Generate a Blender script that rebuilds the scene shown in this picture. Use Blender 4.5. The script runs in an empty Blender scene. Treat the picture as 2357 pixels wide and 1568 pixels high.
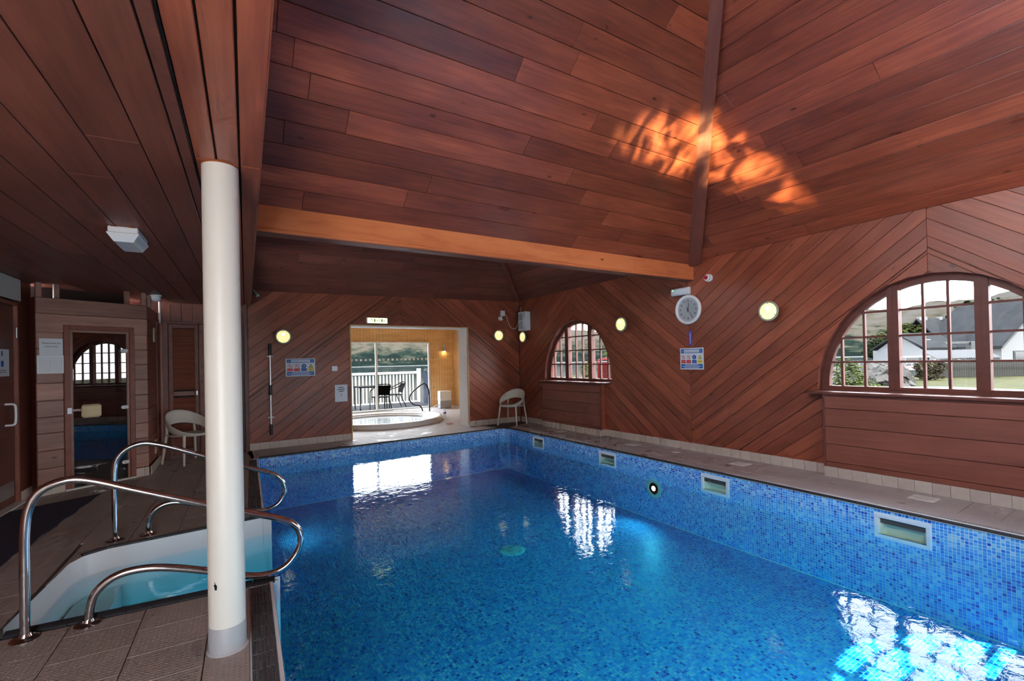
import bpy, math, random
from mathutils import Vector, Matrix
from math import sin, cos, tan, pi, sqrt, radians as rad, floor, ceil

sc = bpy.context.scene
COL = sc.collection
rnd = random.Random(7)
V3 = lambda *a: Vector(a)

# ------------------------------------------------------------------ camera
H = 1.42
yaw, pitch, roll = .5559, .008, -.0216
fw = V3(sin(yaw)*cos(pitch), cos(yaw)*cos(pitch), sin(pitch))
rt0 = V3(cos(yaw), -sin(yaw), 0)
up0 = rt0.cross(fw)
rt = rt0*cos(roll) + up0*sin(roll)
up = -rt0*sin(roll) + up0*cos(roll)
cam_d = bpy.data.cameras.new('camera')
cam = bpy.data.objects.new('camera', cam_d)
COL.objects.link(cam)
cam_d.sensor_width = 36
cam_d.lens = 1067.61/2357*36
cam_d.shift_y = (821.69-784)/2357
cam_d.clip_start = .02
cam_d.clip_end = 9000
m = Matrix((rt, up, -fw)).transposed().to_4x4()
m.translation = (0, 0, H)
cam.matrix_world = m
sc.camera = cam

# ------------------------------------------------------------------ colour management
sc.view_settings.view_transform = 'Standard'
sc.view_settings.look = 'None'
sc.view_settings.exposure = 1.72
sc.view_settings.gamma = 1
sc.view_settings.use_curve_mapping = False
try:
    cy = sc.cycles
    cy.use_denoising = True
    cy.max_bounces = 7
    cy.diffuse_bounces = 5
    cy.glossy_bounces = 3
    cy.transmission_bounces = 2
    cy.transparent_max_bounces = 14
    cy.use_adaptive_sampling = True
    cy.adaptive_threshold = .06
    cy.adaptive_min_samples = 12
    cy.caustics_reflective = False
    cy.caustics_refractive = False
    cy.sample_clamp_indirect = 6
    cy.blur_glossy = .5
except Exception:
    pass

# ------------------------------------------------------------------ world and sun
SKY = 4.6
w = bpy.data.worlds.new('sky')
sc.world = w
w.use_nodes = True
nt = w.node_tree
nt.nodes.clear()
o_ = nt.nodes.new('ShaderNodeOutputWorld')
bg = nt.nodes.new('ShaderNodeBackground')
tc = nt.nodes.new('ShaderNodeTexCoord')
sep = nt.nodes.new('ShaderNodeSeparateXYZ')
rmp = nt.nodes.new('ShaderNodeValToRGB')
rmp.color_ramp.elements[0].position = 0.0
rmp.color_ramp.elements[0].color = (.98, .985, 1, 1)
rmp.color_ramp.elements[1].position = .6
rmp.color_ramp.elements[1].color = (.78, .87, 1, 1)
nt.links.new(tc.outputs['Generated'], sep.inputs[0])
nt.links.new(sep.outputs['Z'], rmp.inputs[0])
nt.links.new(rmp.outputs[0], bg.inputs[0])
bg.inputs[1].default_value = SKY
nt.links.new(bg.outputs[0], o_.inputs[0])

SUN_DIR = V3(-.12, 2.96, -3.8).normalized()
sl = bpy.data.lights.new('sun', 'SUN')
sl.energy = 7.0
sl.angle = rad(.6)
sl.color = (1, .95, .86)
so = bpy.data.objects.new('sun', sl)
COL.objects.link(so)
so.rotation_euler = SUN_DIR.to_track_quat('-Z', 'Y').to_euler()
so.location = (0, -40, 60)

def portal(name, c, xdir, zdir, sx, sz):
    l = bpy.data.lights.new(name, 'AREA')
    l.shape = 'RECTANGLE'
    l.size, l.size_y = sx, sz
    l.cycles.is_portal = True
    o = bpy.data.objects.new(name, l)
    COL.objects.link(o)
    x = Vector(xdir).normalized(); y = Vector(zdir).normalized(); z = x.cross(y)
    mm = Matrix((x, y, z)).transposed().to_4x4()
    mm.translation = c
    o.matrix_world = mm

# ------------------------------------------------------------------ materials
MATS = {}
def mat(name):
    m = bpy.data.materials.new(name)
    m.use_nodes = True
    MATS[name] = m
    nt = m.node_tree
    b = nt.nodes['Principled BSDF']
    return m, nt, b
def N(nt, t, **k):
    n = nt.nodes.new(t)
    for a, v in k.items():
        if a.startswith('i_'):
            n.inputs[a[2:].replace('_', ' ')].default_value = v
        else:
            setattr(n, a, v)
    return n
def plain(name, col, rough=.5, metal=0, emit=None, es=0, noise=0, nscale=20, spec=.5):
    m, nt, b = mat(name)
    b.inputs['Base Color'].default_value = (*col, 1)
    b.inputs['Roughness'].default_value = rough
    b.inputs['Metallic'].default_value = metal
    b.inputs['Specular IOR Level'].default_value = spec
    if emit:
        b.inputs['Emission Color'].default_value = (*emit, 1)
        b.inputs['Emission Strength'].default_value = es
    if noise:
        tc = N(nt, 'ShaderNodeTexCoord')
        n = N(nt, 'ShaderNodeTexNoise'); n.inputs['Scale'].default_value = nscale; n.inputs['Detail'].default_value = 5
        nt.links.new(tc.outputs['Object'], n.inputs['Vector'])
        mx = N(nt, 'ShaderNodeMix', data_type='RGBA')
        mx.inputs['A'].default_value = (*[c*(1-noise) for c in col], 1)
        mx.inputs['B'].default_value = (*[min(1, c*(1+noise)) for c in col], 1)
        nt.links.new(n.outputs['Fac'], mx.inputs['Factor'])
        nt.links.new(mx.outputs['Result'], b.inputs['Base Color'])
    return m

def wood(name, dark, mid, light, rough=.32, tone=.45, spec=.5, knots=True, gs=1.0, coat=0):
    """stained boards: grain runs along the board's own x axis"""
    m, nt, b = mat(name)
    L = nt.links.new
    tc = N(nt, 'ShaderNodeTexCoord'); oi = N(nt, 'ShaderNodeObjectInfo')
    off = N(nt, 'ShaderNodeVectorMath', operation='SCALE'); off.inputs[0].default_value = (37, 19, 11)
    L(oi.outputs['Random'], off.inputs['Scale'])
    add = N(nt, 'ShaderNodeVectorMath', operation='ADD'); L(tc.outputs['Object'], add.inputs[0]); L(off.outputs[0], add.inputs[1])
    mp = N(nt, 'ShaderNodeMapping'); mp.inputs['Scale'].default_value = (1.3*gs, 22*gs, 9*gs); L(add.outputs[0], mp.inputs['Vector'])
    n1 = N(nt, 'ShaderNodeTexNoise'); n1.inputs['Scale'].default_value = 1.6; n1.inputs['Detail'].default_value = 7; n1.inputs['Roughness'].default_value = .62; n1.inputs['Distortion'].default_value = .5
    L(mp.outputs[0], n1.inputs['Vector'])
    mp2 = N(nt, 'ShaderNodeMapping'); mp2.inputs['Scale'].default_value = (.9, 3.0, 3.0); L(add.outputs[0], mp2.inputs['Vector'])
    n2 = N(nt, 'ShaderNodeTexNoise'); n2.inputs['Scale'].default_value = 1.7; n2.inputs['Detail'].default_value = 3
    L(mp2.outputs[0], n2.inputs['Vector'])
    mixv = N(nt, 'ShaderNodeMath', operation='MULTIPLY_ADD'); L(n1.outputs['Fac'], mixv.inputs[0]); mixv.inputs[1].default_value = .55; 
    m2 = N(nt, 'ShaderNodeMath', operation='MULTIPLY'); L(n2.outputs['Fac'], m2.inputs[0]); m2.inputs[1].default_value = .45
    L(m2.outputs[0], mixv.inputs[2])
    cr = N(nt, 'ShaderNodeValToRGB'); e = cr.color_ramp.elements
    e[0].position = .30; e[0].color = (*dark, 1); e[1].position = .72; e[1].color = (*light, 1)
    e2 = e.new(.5); e2.color = (*mid, 1)
    L(mixv.outputs[0], cr.inputs[0])
    hs = N(nt, 'ShaderNodeHueSaturation')
    mr = N(nt, 'ShaderNodeMapRange'); mr.inputs['To Min'].default_value = 1-tone*.55; mr.inputs['To Max'].default_value = 1+tone*.55
    L(oi.outputs['Random'], mr.inputs['Value']); L(mr.outputs[0], hs.inputs['Value'])
    L(cr.outputs[0], hs.inputs['Color'])
    col = hs.outputs[0]
    if knots:
        mk = N(nt, 'ShaderNodeMapping'); mk.inputs['Scale'].default_value = (2.0, 4.2, 4.2); L(add.outputs[0], mk.inputs['Vector'])
        vo = N(nt, 'ShaderNodeTexVoronoi'); vo.inputs['Scale'].default_value = 1.3; L(mk.outputs[0], vo.inputs['Vector'])
        kr = N(nt, 'ShaderNodeMapRange'); kr.inputs['From Min'].default_value = .04; kr.inputs['From Max'].default_value = .10; kr.inputs['To Min'].default_value = .30; kr.inputs['To Max'].default_value = 1
        L(vo.outputs['Distance'], kr.inputs['Value'])
        mu = N(nt, 'ShaderNodeMix', data_type='RGBA', blend_type='MULTIPLY'); mu.inputs['Factor'].default_value = 1
        L(col, mu.inputs['A']); L(kr.outputs[0], mu.inputs['B']); col = mu.outputs['Result']
    L(col, b.inputs['Base Color'])
    rr = N(nt, 'ShaderNodeMapRange'); rr.inputs['To Min'].default_value = rough*.75; rr.inputs['To Max'].default_value = rough*1.3
    L(n2.outputs['Fac'], rr.inputs['Value']); L(rr.outputs[0], b.inputs['Roughness'])
    b.inputs['Specular IOR Level'].default_value = spec
    bp = N(nt, 'ShaderNodeBump'); bp.inputs['Strength'].default_value = .12; bp.inputs['Distance'].default_value = .004
    L(mixv.outputs[0], bp.inputs['Height']); L(bp.outputs[0], b.inputs['Normal'])
    return m

M = {}
M['wood'] = wood('red stained boards', (.18, .045, .026), (.31, .078, .039), (.44, .118, .055), .36, .42)
M['roof'] = wood('varnished red roof boards', (.13, .034, .021), (.26, .063, .032), (.41, .105, .048), .30, .55)
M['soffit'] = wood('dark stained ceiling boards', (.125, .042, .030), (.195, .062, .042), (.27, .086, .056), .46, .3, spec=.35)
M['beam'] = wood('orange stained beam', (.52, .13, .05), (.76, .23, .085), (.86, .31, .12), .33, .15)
M['sauna'] = wood('weathered sauna boards', (.22, .105, .075), (.36, .18, .135), (.48, .27, .21), .36, .35)
M['dark'] = wood('dark door wood', (.075, .020, .014), (.12, .032, .022), (.165, .046, .030), .38, .3, knots=False)
M['panel'] = wood('plain stained panel', (.19, .058, .038), (.255, .078, .050), (.32, .10, .064), .42, .2, knots=False)
M['pine'] = wood('clear pine boards', (.62, .36, .14), (.76, .48, .21), (.86, .60, .30), .4, .25)
M['trimwood'] = wood('stained window joinery', (.12, .040, .030), (.165, .055, .040), (.21, .072, .052), .45, .15, knots=False, spec=.35)
M['groove'] = plain('shadow gap timber', (.02, .008, .006), .8)
M['white'] = plain('white plastic', (.82, .83, .84), .35)
M['offwhite'] = plain('off white plastic', (.72, .70, .64), .4)
M['cream'] = plain('cream plastic', (.70, .55, .32), .45)
M['chair'] = plain('warm white chair plastic', (.66, .59, .50), .42)
M['column'] = plain('cream painted steel', (.80, .77, .69), .38, noise=.03, nscale=3)
M['greypaint'] = plain('grey painted band', (.42, .43, .45), .45, noise=.08, nscale=12)
M['black'] = plain('black plastic', (.012, .012, .014), .4)
M['rust'] = plain('rust', (.35, .09, .02), .8)
M['chrome'] = plain('polished stainless steel', (.62, .62, .63), .12, 1.0)
M['steel'] = plain('brushed steel', (.5, .5, .52), .35, 1.0)
M['red'] = plain('red plastic', (.55, .01, .03), .3)
M['blue'] = plain('sign blue', (.012, .11, .42), .5)
M['ink'] = plain('black ink', (.02, .02, .025), .7)
M['signred'] = plain('sign red', (.68, .03, .03), .5)
M['yellow'] = plain('sign yellow', (.85, .60, .05), .5)
M['paper'] = plain('white paper', (.74, .75, .78), .6)
M['gel'] = plain('white gelcoat', (.80, .82, .82), .25)
M['grout'] = plain('pale grout', (.82, .88, .92), .7)
M['deckgrout'] = plain('dark deck grout', (.10, .085, .075), .85)
M['skirtgrout'] = plain('grey skirting grout', (.22, .21, .21), .8)
M['mat'] = plain('dark blue rubber mat', (.030, .026, .050), .9, noise=.35, nscale=160)
M['dome'] = plain('clear lamp diffuser', (.75, .78, .8), .12)
M['coping'] = plain('dark slate coping', (.026, .026, .031), .6, noise=.3, nscale=40)
M['grate'] = plain('dark grey grating', (.075, .075, .08), .5)
M['gratelight'] = plain('pale grating channel', (.42, .44, .46), .5)
M['skimmer'] = plain('aged ivory skimmer', (.86, .80, .60), .5)
M['render_wall'] = plain('white render', (.30, .30, .30), .9)
M['concrete'] = plain('concrete', (.3, .29, .27), .9)

def deck_mat(name, c1, c2, dots=True):
    m, nt, b = mat(name); L = nt.links.new
    tc = N(nt, 'ShaderNodeTexCoord'); oi = N(nt, 'ShaderNodeObjectInfo')
    geo = N(nt, 'ShaderNodeNewGeometry')
    n = N(nt, 'ShaderNodeTexNoise'); n.inputs['Scale'].default_value = 2.2; n.inputs['Detail'].default_value = 6
    L(geo.outputs['Position'], n.inputs['Vector'])
    ad = N(nt, 'ShaderNodeMath', operation='MULTIPLY_ADD'); L(oi.outputs['Random'], ad.inputs[0]); ad.inputs[1].default_value = .12; L(n.outputs['Fac'], ad.inputs[2])
    mr = N(nt, 'ShaderNodeMapRange'); mr.inputs['From Min'].default_value = .35; mr.inputs['From Max'].default_value = .95
    L(ad.outputs[0], mr.inputs['Value'])
    mx = N(nt, 'ShaderNodeMix', data_type='RGBA'); mx.inputs['A'].default_value = (*c1, 1); mx.inputs['B'].default_value = (*c2, 1)
    L(mr.outputs[0], mx.inputs['Factor'])
    # raised studs on a 22 mm grid
    sc_ = N(nt, 'ShaderNodeVectorMath', operation='SCALE'); sc_.inputs['Scale'].default_value = 1/.0222; L(tc.outputs['Object'], sc_.inputs[0])
    fr = N(nt, 'ShaderNodeVectorMath', operation='FRACTION'); L(sc_.outputs[0], fr.inputs[0])
    sb = N(nt, 'ShaderNodeVectorMath', operation='SUBTRACT'); L(fr.outputs[0], sb.inputs[0]); sb.inputs[1].default_value = (.5, .5, .5)
    ms = N(nt, 'ShaderNodeVectorMath', operation='MULTIPLY'); L(sb.outputs[0], ms.inputs[0]); ms.inputs[1].default_value = (1, 1, 0)
    ln = N(nt, 'ShaderNodeVectorMath', operation='LENGTH'); L(ms.outputs[0], ln.inputs[0])
    st = N(nt, 'ShaderNodeMapRange'); st.inputs['From Min'].default_value = .15; st.inputs['From Max'].default_value = .32; st.inputs['To Min'].default_value = 1; st.inputs['To Max'].default_value = 0
    L(ln.outputs['Value'], st.inputs['Value'])
    bp = N(nt, 'ShaderNodeBump'); bp.inputs['Strength'].default_value = .8; bp.inputs['Distance'].default_value = .004
    L(st.outputs[0], bp.inputs['Height']); L(bp.outputs[0], b.inputs['Normal'])
    L(mx.outputs['Result'], b.inputs['Base Color'])
    b.inputs['Roughness'].default_value = .45
    n3 = N(nt, 'ShaderNodeTexNoise'); n3.inputs['Scale'].default_value = 3.0; L(geo.outputs['Position'], n3.inputs['Vector'])
    r2 = N(nt, 'ShaderNodeMapRange'); r2.inputs['From Min'].default_value = .30; r2.inputs['From Max'].default_value = .40; r2.inputs['To Min'].default_value = .14; r2.inputs['To Max'].default_value = .52
    L(n3.outputs['Fac'], r2.inputs['Value']); L(r2.outputs[0], b.inputs['Roughness'])
    return m
M['deck'] = deck_mat('studded clay deck tile', (.36, .30, .255), (.47, .41, .365))
M['deckgrey'] = deck_mat('studded grey deck tile', (.44, .40, .39), (.56, .52, .51))

def tile_mat(name, c1, c2, rough=.35):
    m, nt, b = mat(name); L = nt.links.new
    tc = N(nt, 'ShaderNodeTexCoord'); oi = N(nt, 'ShaderNodeObjectInfo')
    n = N(nt, 'ShaderNodeTexNoise'); n.inputs['Scale'].default_value = 14; n.inputs['Detail'].default_value = 6
    L(tc.outputs['Object'], n.inputs['Vector'])
    ad = N(nt, 'ShaderNodeMath', operation='MULTIPLY_ADD'); L(oi.outputs['Random'], ad.inputs[0]); ad.inputs[1].default_value = .5; L(n.outputs['Fac'], ad.inputs[2])
    mx = N(nt, 'ShaderNodeMix', data_type='RGBA'); mx.inputs['A'].default_value = (*c1, 1); mx.inputs['B'].default_value = (*c2, 1)
    mr = N(nt, 'ShaderNodeMapRange'); mr.inputs['From Min'].default_value = .3; mr.inputs['From Max'].default_value = 1.1; L(ad.outputs[0], mr.inputs['Value'])
    L(mr.outputs[0], mx.inputs['Factor']); L(mx.outputs['Result'], b.inputs['Base Color'])
    b.inputs['Roughness'].default_value = rough
    return m
M['skirt'] = tile_mat('beige skirting tile', (.50, .42, .36), (.62, .54, .47))

def mosaic_mat():
    m, nt, b = mat('blue glass mosaic'); L = nt.links.new
    at = N(nt, 'ShaderNodeAttribute', attribute_name='tint'); 
    cr = N(nt, 'ShaderNodeValToRGB'); cr.color_ramp.interpolation = 'CONSTANT'
    e = cr.color_ramp.elements
    cols = [(0, (.055, .33, .84)), (.30, (.10, .47, .90)), (.58, (.20, .58, .93)), (.76, (.40, .72, .95)), (.86, (.025, .19, .70)), (.95, (.015, .09, .50))]
    e[0].position = 0; e[0].color = (*cols[0][1], 1); e[1].position = cols[1][0]; e[1].color = (*cols[1][1], 1)
    for p, c in cols[2:]:
        q = e.new(p); q.color = (*c, 1)
    L(at.outputs['Fac'], cr.inputs[0]); L(cr.outputs[0], b.inputs['Base Color'])
    b.inputs['Roughness'].default_value = .45; b.inputs['Specular IOR Level'].default_value = .2
    return m
M['mosaic'] = mosaic_mat()
MOS = [plain('blue mosaic %d' % i, c, .4, spec=.3, noise=.25, nscale=60) for i, c in enumerate([(.055, .33, .84), (.10, .47, .90), (.20, .58, .93), (.40, .72, .95), (.025, .19, .70), (.015, .09, .50)])]

def fres(nt, f0, normal=None, power=5.0):
    L = nt.links.new
    geo = N(nt, 'ShaderNodeNewGeometry')
    d = N(nt, 'ShaderNodeVectorMath', operation='DOT_PRODUCT')
    L(normal if normal else geo.outputs['Normal'], d.inputs[0]); L(geo.outputs['Incoming'], d.inputs[1])
    a = N(nt, 'ShaderNodeMath', operation='ABSOLUTE'); L(d.outputs['Value'], a.inputs[0])
    s = N(nt, 'ShaderNodeMath', operation='SUBTRACT'); s.inputs[0].default_value = 1; L(a.outputs[0], s.inputs[1]); s.use_clamp = True
    p = N(nt, 'ShaderNodeMath', operation='POWER'); L(s.outputs[0], p.inputs[0]); p.inputs[1].default_value = power
    q = N(nt, 'ShaderNodeMath', operation='MULTIPLY_ADD'); L(p.outputs[0], q.inputs[0]); q.inputs[1].default_value = 1-f0; q.inputs[2].default_value = f0
    return q.outputs[0]

def glass_mat(name, tint=(1, 1, 1), f0=.08, rough=0):
    m = bpy.data.materials.new(name); m.use_nodes = True; nt = m.node_tree; nt.nodes.clear(); L = nt.links.new
    out = N(nt, 'ShaderNodeOutputMaterial'); t = N(nt, 'ShaderNodeBsdfTransparent'); t.inputs[0].default_value = (*tint, 1)
    g = N(nt, 'ShaderNodeBsdfGlossy'); g.inputs['Roughness'].default_value = rough
    mx = N(nt, 'ShaderNodeMixShader'); L(fres(nt, f0), mx.inputs[0]); L(t.outputs[0], mx.inputs[1]); L(g.outputs[0], mx.inputs[2]); L(mx.outputs[0], out.inputs[0])
    return m
M['glass'] = glass_mat('window glass', (.97, .98, .98), .02)
M['smoked'] = glass_mat('dark sauna door glass', (.22, .16, .15), .10)
M['bottle'] = glass_mat('clear bottle plastic', (.85, .88, .92), .06)

def water_mat(name, absorb, dens, bump, scl, tint=(.97, .99, 1)):
    m = bpy.data.materials.new(name); m.use_nodes = True; nt = m.node_tree; nt.nodes.clear(); L = nt.links.new
    out = N(nt, 'ShaderNodeOutputMaterial'); t = N(nt, 'ShaderNodeBsdfTransparent'); t.inputs[0].default_value = (*tint, 1)
    geo = N(nt, 'ShaderNodeNewGeometry')
    mp = N(nt, 'ShaderNodeMapping'); mp.inputs['Scale'].default_value = (scl, scl*1.15, 1); L(geo.outputs['Position'], mp.inputs['Vector'])
    n1 = N(nt, 'ShaderNodeTexNoise'); n1.inputs['Scale'].default_value = 1; n1.inputs['Detail'].default_value = 3.5; n1.inputs['Distortion'].default_value = .8; L(mp.outputs[0], n1.inputs['Vector'])
    n2 = N(nt, 'ShaderNodeTexNoise'); n2.inputs['Scale'].default_value = .28; n2.inputs['Detail'].default_value = 1; L(mp.outputs[0], n2.inputs['Vector'])
    ad = N(nt, 'ShaderNodeMath', operation='MULTIPLY_ADD'); L(n2.outputs['Fac'], ad.inputs[0]); ad.inputs[1].default_value = 1.6; L(n1.outputs['Fac'], ad.inputs[2])
    bp = N(nt, 'ShaderNodeBump'); bp.inputs['Strength'].default_value = 1; bp.inputs['Distance'].default_value = bump; L(ad.outputs[0], bp.inputs['Height'])
    g = N(nt, 'ShaderNodeBsdfGlossy'); g.inputs['Roughness'].default_value = .0; L(bp.outputs[0], g.inputs['Normal'])
    mx = N(nt, 'ShaderNodeMixShader'); L(fres(nt, .021, bp.outputs[0]), mx.inputs[0]); L(t.outputs[0], mx.inputs[1]); L(g.outputs[0], mx.inputs[2]); L(mx.outputs[0], out.inputs[0])
    if dens:
        va = N(nt, 'ShaderNodeVolumeAbsorption'); va.inputs[0].default_value = (*absorb, 1); va.inputs[1].default_value = dens; L(va.outputs[0], out.inputs['Volume'])
    return m
M['water'] = water_mat('clear pool water', (.10, .92, .99), 1.0, .0016, 9)
M['spawater'] = water_mat('spa water', (.5, .9, .95), .3, .0015, 8)

def ground_mat(name, cols, scale, rough=.95, detail=8, vec='Object'):
    m, nt, b = mat(name); L = nt.links.new
    tc = N(nt, 'ShaderNodeTexCoord')
    n = N(nt, 'ShaderNodeTexNoise'); n.inputs['Scale'].default_value = scale; n.inputs['Detail'].default_value = detail; n.inputs['Roughness'].default_value = .65
    L(tc.outputs[vec], n.inputs['Vector'])
    cr = N(nt, 'ShaderNodeValToRGB'); e = cr.color_ramp.elements
    e[0].position = cols[0][0]; e[0].color = (*cols[0][1], 1); e[1].position = cols[-1][0]; e[1].color = (*cols[-1][1], 1)
    for p, c in cols[1:-1]:
        q = e.new(p); q.color = (*c, 1)
    L(n.outputs['Fac'], cr.inputs[0]); L(cr.outputs[0], b.inputs['Base Color']); b.inputs['Roughness'].default_value = rough
    b.inputs['Specular IOR Level'].default_value = .1
    return m

# ------------------------------------------------------------------ mesh helpers
class G:
    def __init__(s): s.v = []; s.f = []
    def add(s, vs, fs):
        n = len(s.v); s.v += [tuple(p) for p in vs]; s.f += [tuple(i+n for i in f) for f in fs]; return s
    def box(s, c, d, mx=None):
        x, y, z = d[0]/2, d[1]/2, d[2]/2
        vs = [Vector((a*x, b*y, e*z)) for a in (-1, 1) for b in (-1, 1) for e in (-1, 1)]
        if mx: vs = [mx @ p for p in vs]
        vs = [p+Vector(c) for p in vs]
        return s.add(vs, [(0, 1, 3, 2), (4, 6, 7, 5), (0, 4, 5, 1), (2, 3, 7, 6), (0, 2, 6, 4), (1, 5, 7, 3)])
    def bbox(s, a, b):
        return s.box([(a[i]+b[i])/2 for i in range(3)], [abs(b[i]-a[i]) for i in range(3)])
    def rbox(s, a, b, r=.005):
        """box with chamfered edges"""
        a, b = [min(a[i], b[i]) for i in range(3)], [max(a[i], b[i]) for i in range(3)]
        r = min(r, *[(b[i]-a[i])*.45 for i in range(3)])
        vs = []; idx = {}
        for ix in (0, 1):
            for iy in (0, 1):
                for iz in (0, 1):
                    c = ((a[0], b[0])[ix], (a[1], b[1])[iy], (a[2], b[2])[iz])
                    sg = (1 if not ix else -1, 1 if not iy else -1, 1 if not iz else -1)
                    for ax in range(3):
                        p = [c[k]+(0 if k == ax else sg[k]*r) for k in range(3)]
                        idx[(ix, iy, iz, ax)] = len(vs); vs.append(p)
        fs = []
        for ax in range(3):
            o1, o2 = (ax+1) % 3, (ax+2) % 3
            for sd in (0, 1):
                q = []
                for (p1, p2) in ((0, 0), (1, 0), (1, 1), (0, 1)):
                    k = [0, 0, 0]; k[ax] = sd; k[o1] = p1; k[o2] = p2
                    q.append(idx[(*k, ax)])
                fs.append(tuple(q if sd else q[::-1]))
        for ax in range(3):
            o1, o2 = (ax+1) % 3, (ax+2) % 3
            for p1 in (0, 1):
                for p2 in (0, 1):
                    q = []
                    for e, face in ((0, o1), (0, o2), (1, o2), (1, o1)):
                        k = [0, 0, 0]; k[ax] = e; k[o1] = p1; k[o2] = p2
                        q.append(idx[(*k, face)])
                    fs.append(tuple(q) if p1 == p2 else tuple(q[::-1]))
        for ix in (0, 1):
            for iy in (0, 1):
                for iz in (0, 1):
                    t = [idx[(ix, iy, iz, ax)] for ax in range(3)]
                    fs.append(tuple(t if (ix+iy+iz) % 2 else t[::-1]))
        return s.add(vs, fs)
    def prism(s, poly, d0, d1, O=V3(0, 0, 0), U=V3(1, 0, 0), W=V3(0, 1, 0)):
        Nn = U.cross(W)
        n = len(poly)
        vs = [O+U*p[0]+W*p[1]+Nn*d for d in (d0, d1) for p in poly]
        fs = [tuple(range(n-1, -1, -1)), tuple(range(n, 2*n))] + [(i, (i+1) % n, n+(i+1) % n, n+i) for i in range(n)]
        return s.add(vs, fs)
    def tube(s, path, r, n=10, caps=True, closed=False):
        P = [Vector(p) for p in path]; k = len(P)
        rs = r if isinstance(r, (list, tuple)) else [r]*k
        prev = None; vs = []
        for i in range(k):
            if closed: t = (P[(i+1) % k]-P[i-1])
            else: t = (P[min(i+1, k-1)]-P[max(i-1, 0)])
            t.normalize()
            if prev is None:
                a = t.cross(V3(0, 0, 1))
                if a.length < 1e-3: a = t.cross(V3(1, 0, 0))
                a.normalize()
            else:
                a = prev-t*prev.dot(t); a.normalize()
            prev = a; b = t.cross(a)
            vs += [P[i]+(a*cos(2*pi*j/n)+b*sin(2*pi*j/n))*rs[i] for j in range(n)]
        fs = []
        for i in range(k if closed else k-1):
            i2 = (i+1) % k
            fs += [(i*n+j, i*n+(j+1) % n, i2*n+(j+1) % n, i2*n+j) for j in range(n)]
        if caps and not closed:
            fs += [tuple(range(n-1, -1, -1)), tuple(range((k-1)*n, k*n))]
        return s.add(vs, fs)
    def lathe(s, prof, n=32, O=V3(0, 0, 0), A=V3(0, 0, 1), X=None, sx=1, sy=1):
        """prof: (radius, height) along axis A"""
        A = Vector(A).normalized()
        if X is None:
            X = A.cross(V3(0, 1, 0))
            if X.length < 1e-3: X = V3(1, 0, 0)
        X = Vector(X).normalized(); Y = A.cross(X)
        vs = []; k = len(prof)
        for r, h in prof:
            vs += [Vector(O)+A*h+X*(r*sx*cos(2*pi*j/n))+Y*(r*sy*sin(2*pi*j/n)) for j in range(n)]
        fs = []
        for i in range(k-1):
            fs += [(i*n+j, i*n+(j+1) % n, (i+1)*n+(j+1) % n, (i+1)*n+j) for j in range(n)]
        if prof[0][0] > 1e-6: fs.append(tuple(range(n-1, -1, -1)))
        if prof[-1][0] > 1e-6: fs.append(tuple(range((k-1)*n, k*n)))
        return s.add(vs, fs)
    def grid(s, fn, nu, nv, closeu=False):
        vs = [fn(i/(nu if closeu else nu-1), j/(nv-1)) for i in range(nu) for j in range(nv)]
        fs = []
        for i in range(nu if closeu else nu-1):
            for j in range(nv-1):
                i2 = (i+1) % nu
                fs.append((i*nv+j, i2*nv+j, i2*nv+j+1, i*nv+j+1))
        return s.add(vs, fs)
    def mesh(s, name, mat=None, smooth=None):
        me = bpy.data.meshes.new(name)
        me.from_pydata(s.v, [], s.f); me.validate(); me.update()
        if mat: me.materials.append(mat)
        if smooth is not None:
            me.shade_smooth()
            me.set_sharp_from_angle(angle=rad(smooth))
        return me

def put(name, data, parent=None, mw=None, loc=None):
    o = bpy.data.objects.new(name, data); COL.objects.link(o)
    if parent: o.parent = parent
    if mw is not None: o.matrix_local = mw
    if loc is not None: o.location = loc
    return o
def obj(name, g, m, parent=None, smooth=None, mw=None, loc=None):
    return put(name, g.mesh(name, M[m] if isinstance(m, str) else m, smooth), parent, mw, loc)
def tag(o, label=None, cat=None, group=None, kind=None):
    if label: o['label'] = label
    if cat: o['category'] = cat
    if group: o['group'] = group
    if kind: o['kind'] = kind
    return o
def frame(O, X, Y, Z):
    mm = Matrix((Vector(X).normalized(), Vector(Y).normalized(), Vector(Z).normalized())).transposed().to_4x4(); mm.translation = O
    return mm
def thing(name, label, cat, mw=None, loc=None, group=None):
    o = put(name, None, None, mw, loc); o.empty_display_size = .1
    return tag(o, label, cat, group)
def struct(name, g, m, label=None, smooth=None):
    o = obj(name, g, m, None, smooth); o['kind'] = 'structure'
    if label: o['label'] = label
    return o
def copytree(o, parent=None):
    c = o.copy(); COL.objects.link(c); c.parent = parent
    if parent: c.matrix_parent_inverse = o.matrix_parent_inverse.copy()
    for ch in list(o.children): copytree(ch, c)
    return c
_fonts = {}
def text(name, s, size, m, parent, x, y, z, align='CENTER', depth=.0006, sx=1):
    """lettering facing local -y"""
    cu = bpy.data.curves.new(name, 'FONT'); cu.body = s; cu.size = size; cu.align_x = align; cu.align_y = 'CENTER'; cu.extrude = depth
    cu.resolution_u = 2
    t = bpy.data.objects.new(name, cu); COL.objects.link(t)
    dg = bpy.context.evaluated_depsgraph_get(); me = bpy.data.meshes.new_from_object(t.evaluated_get(dg))
    bpy.data.objects.remove(t); bpy.data.curves.remove(cu)
    me.materials.clear(); me.materials.append(M[m])
    mw = Matrix.Translation((x, y, z)) @ Matrix.Rotation(pi/2, 4, 'X') @ Matrix.Diagonal((sx, 1, 1, 1))
    return put(name, me, parent, mw)

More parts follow.
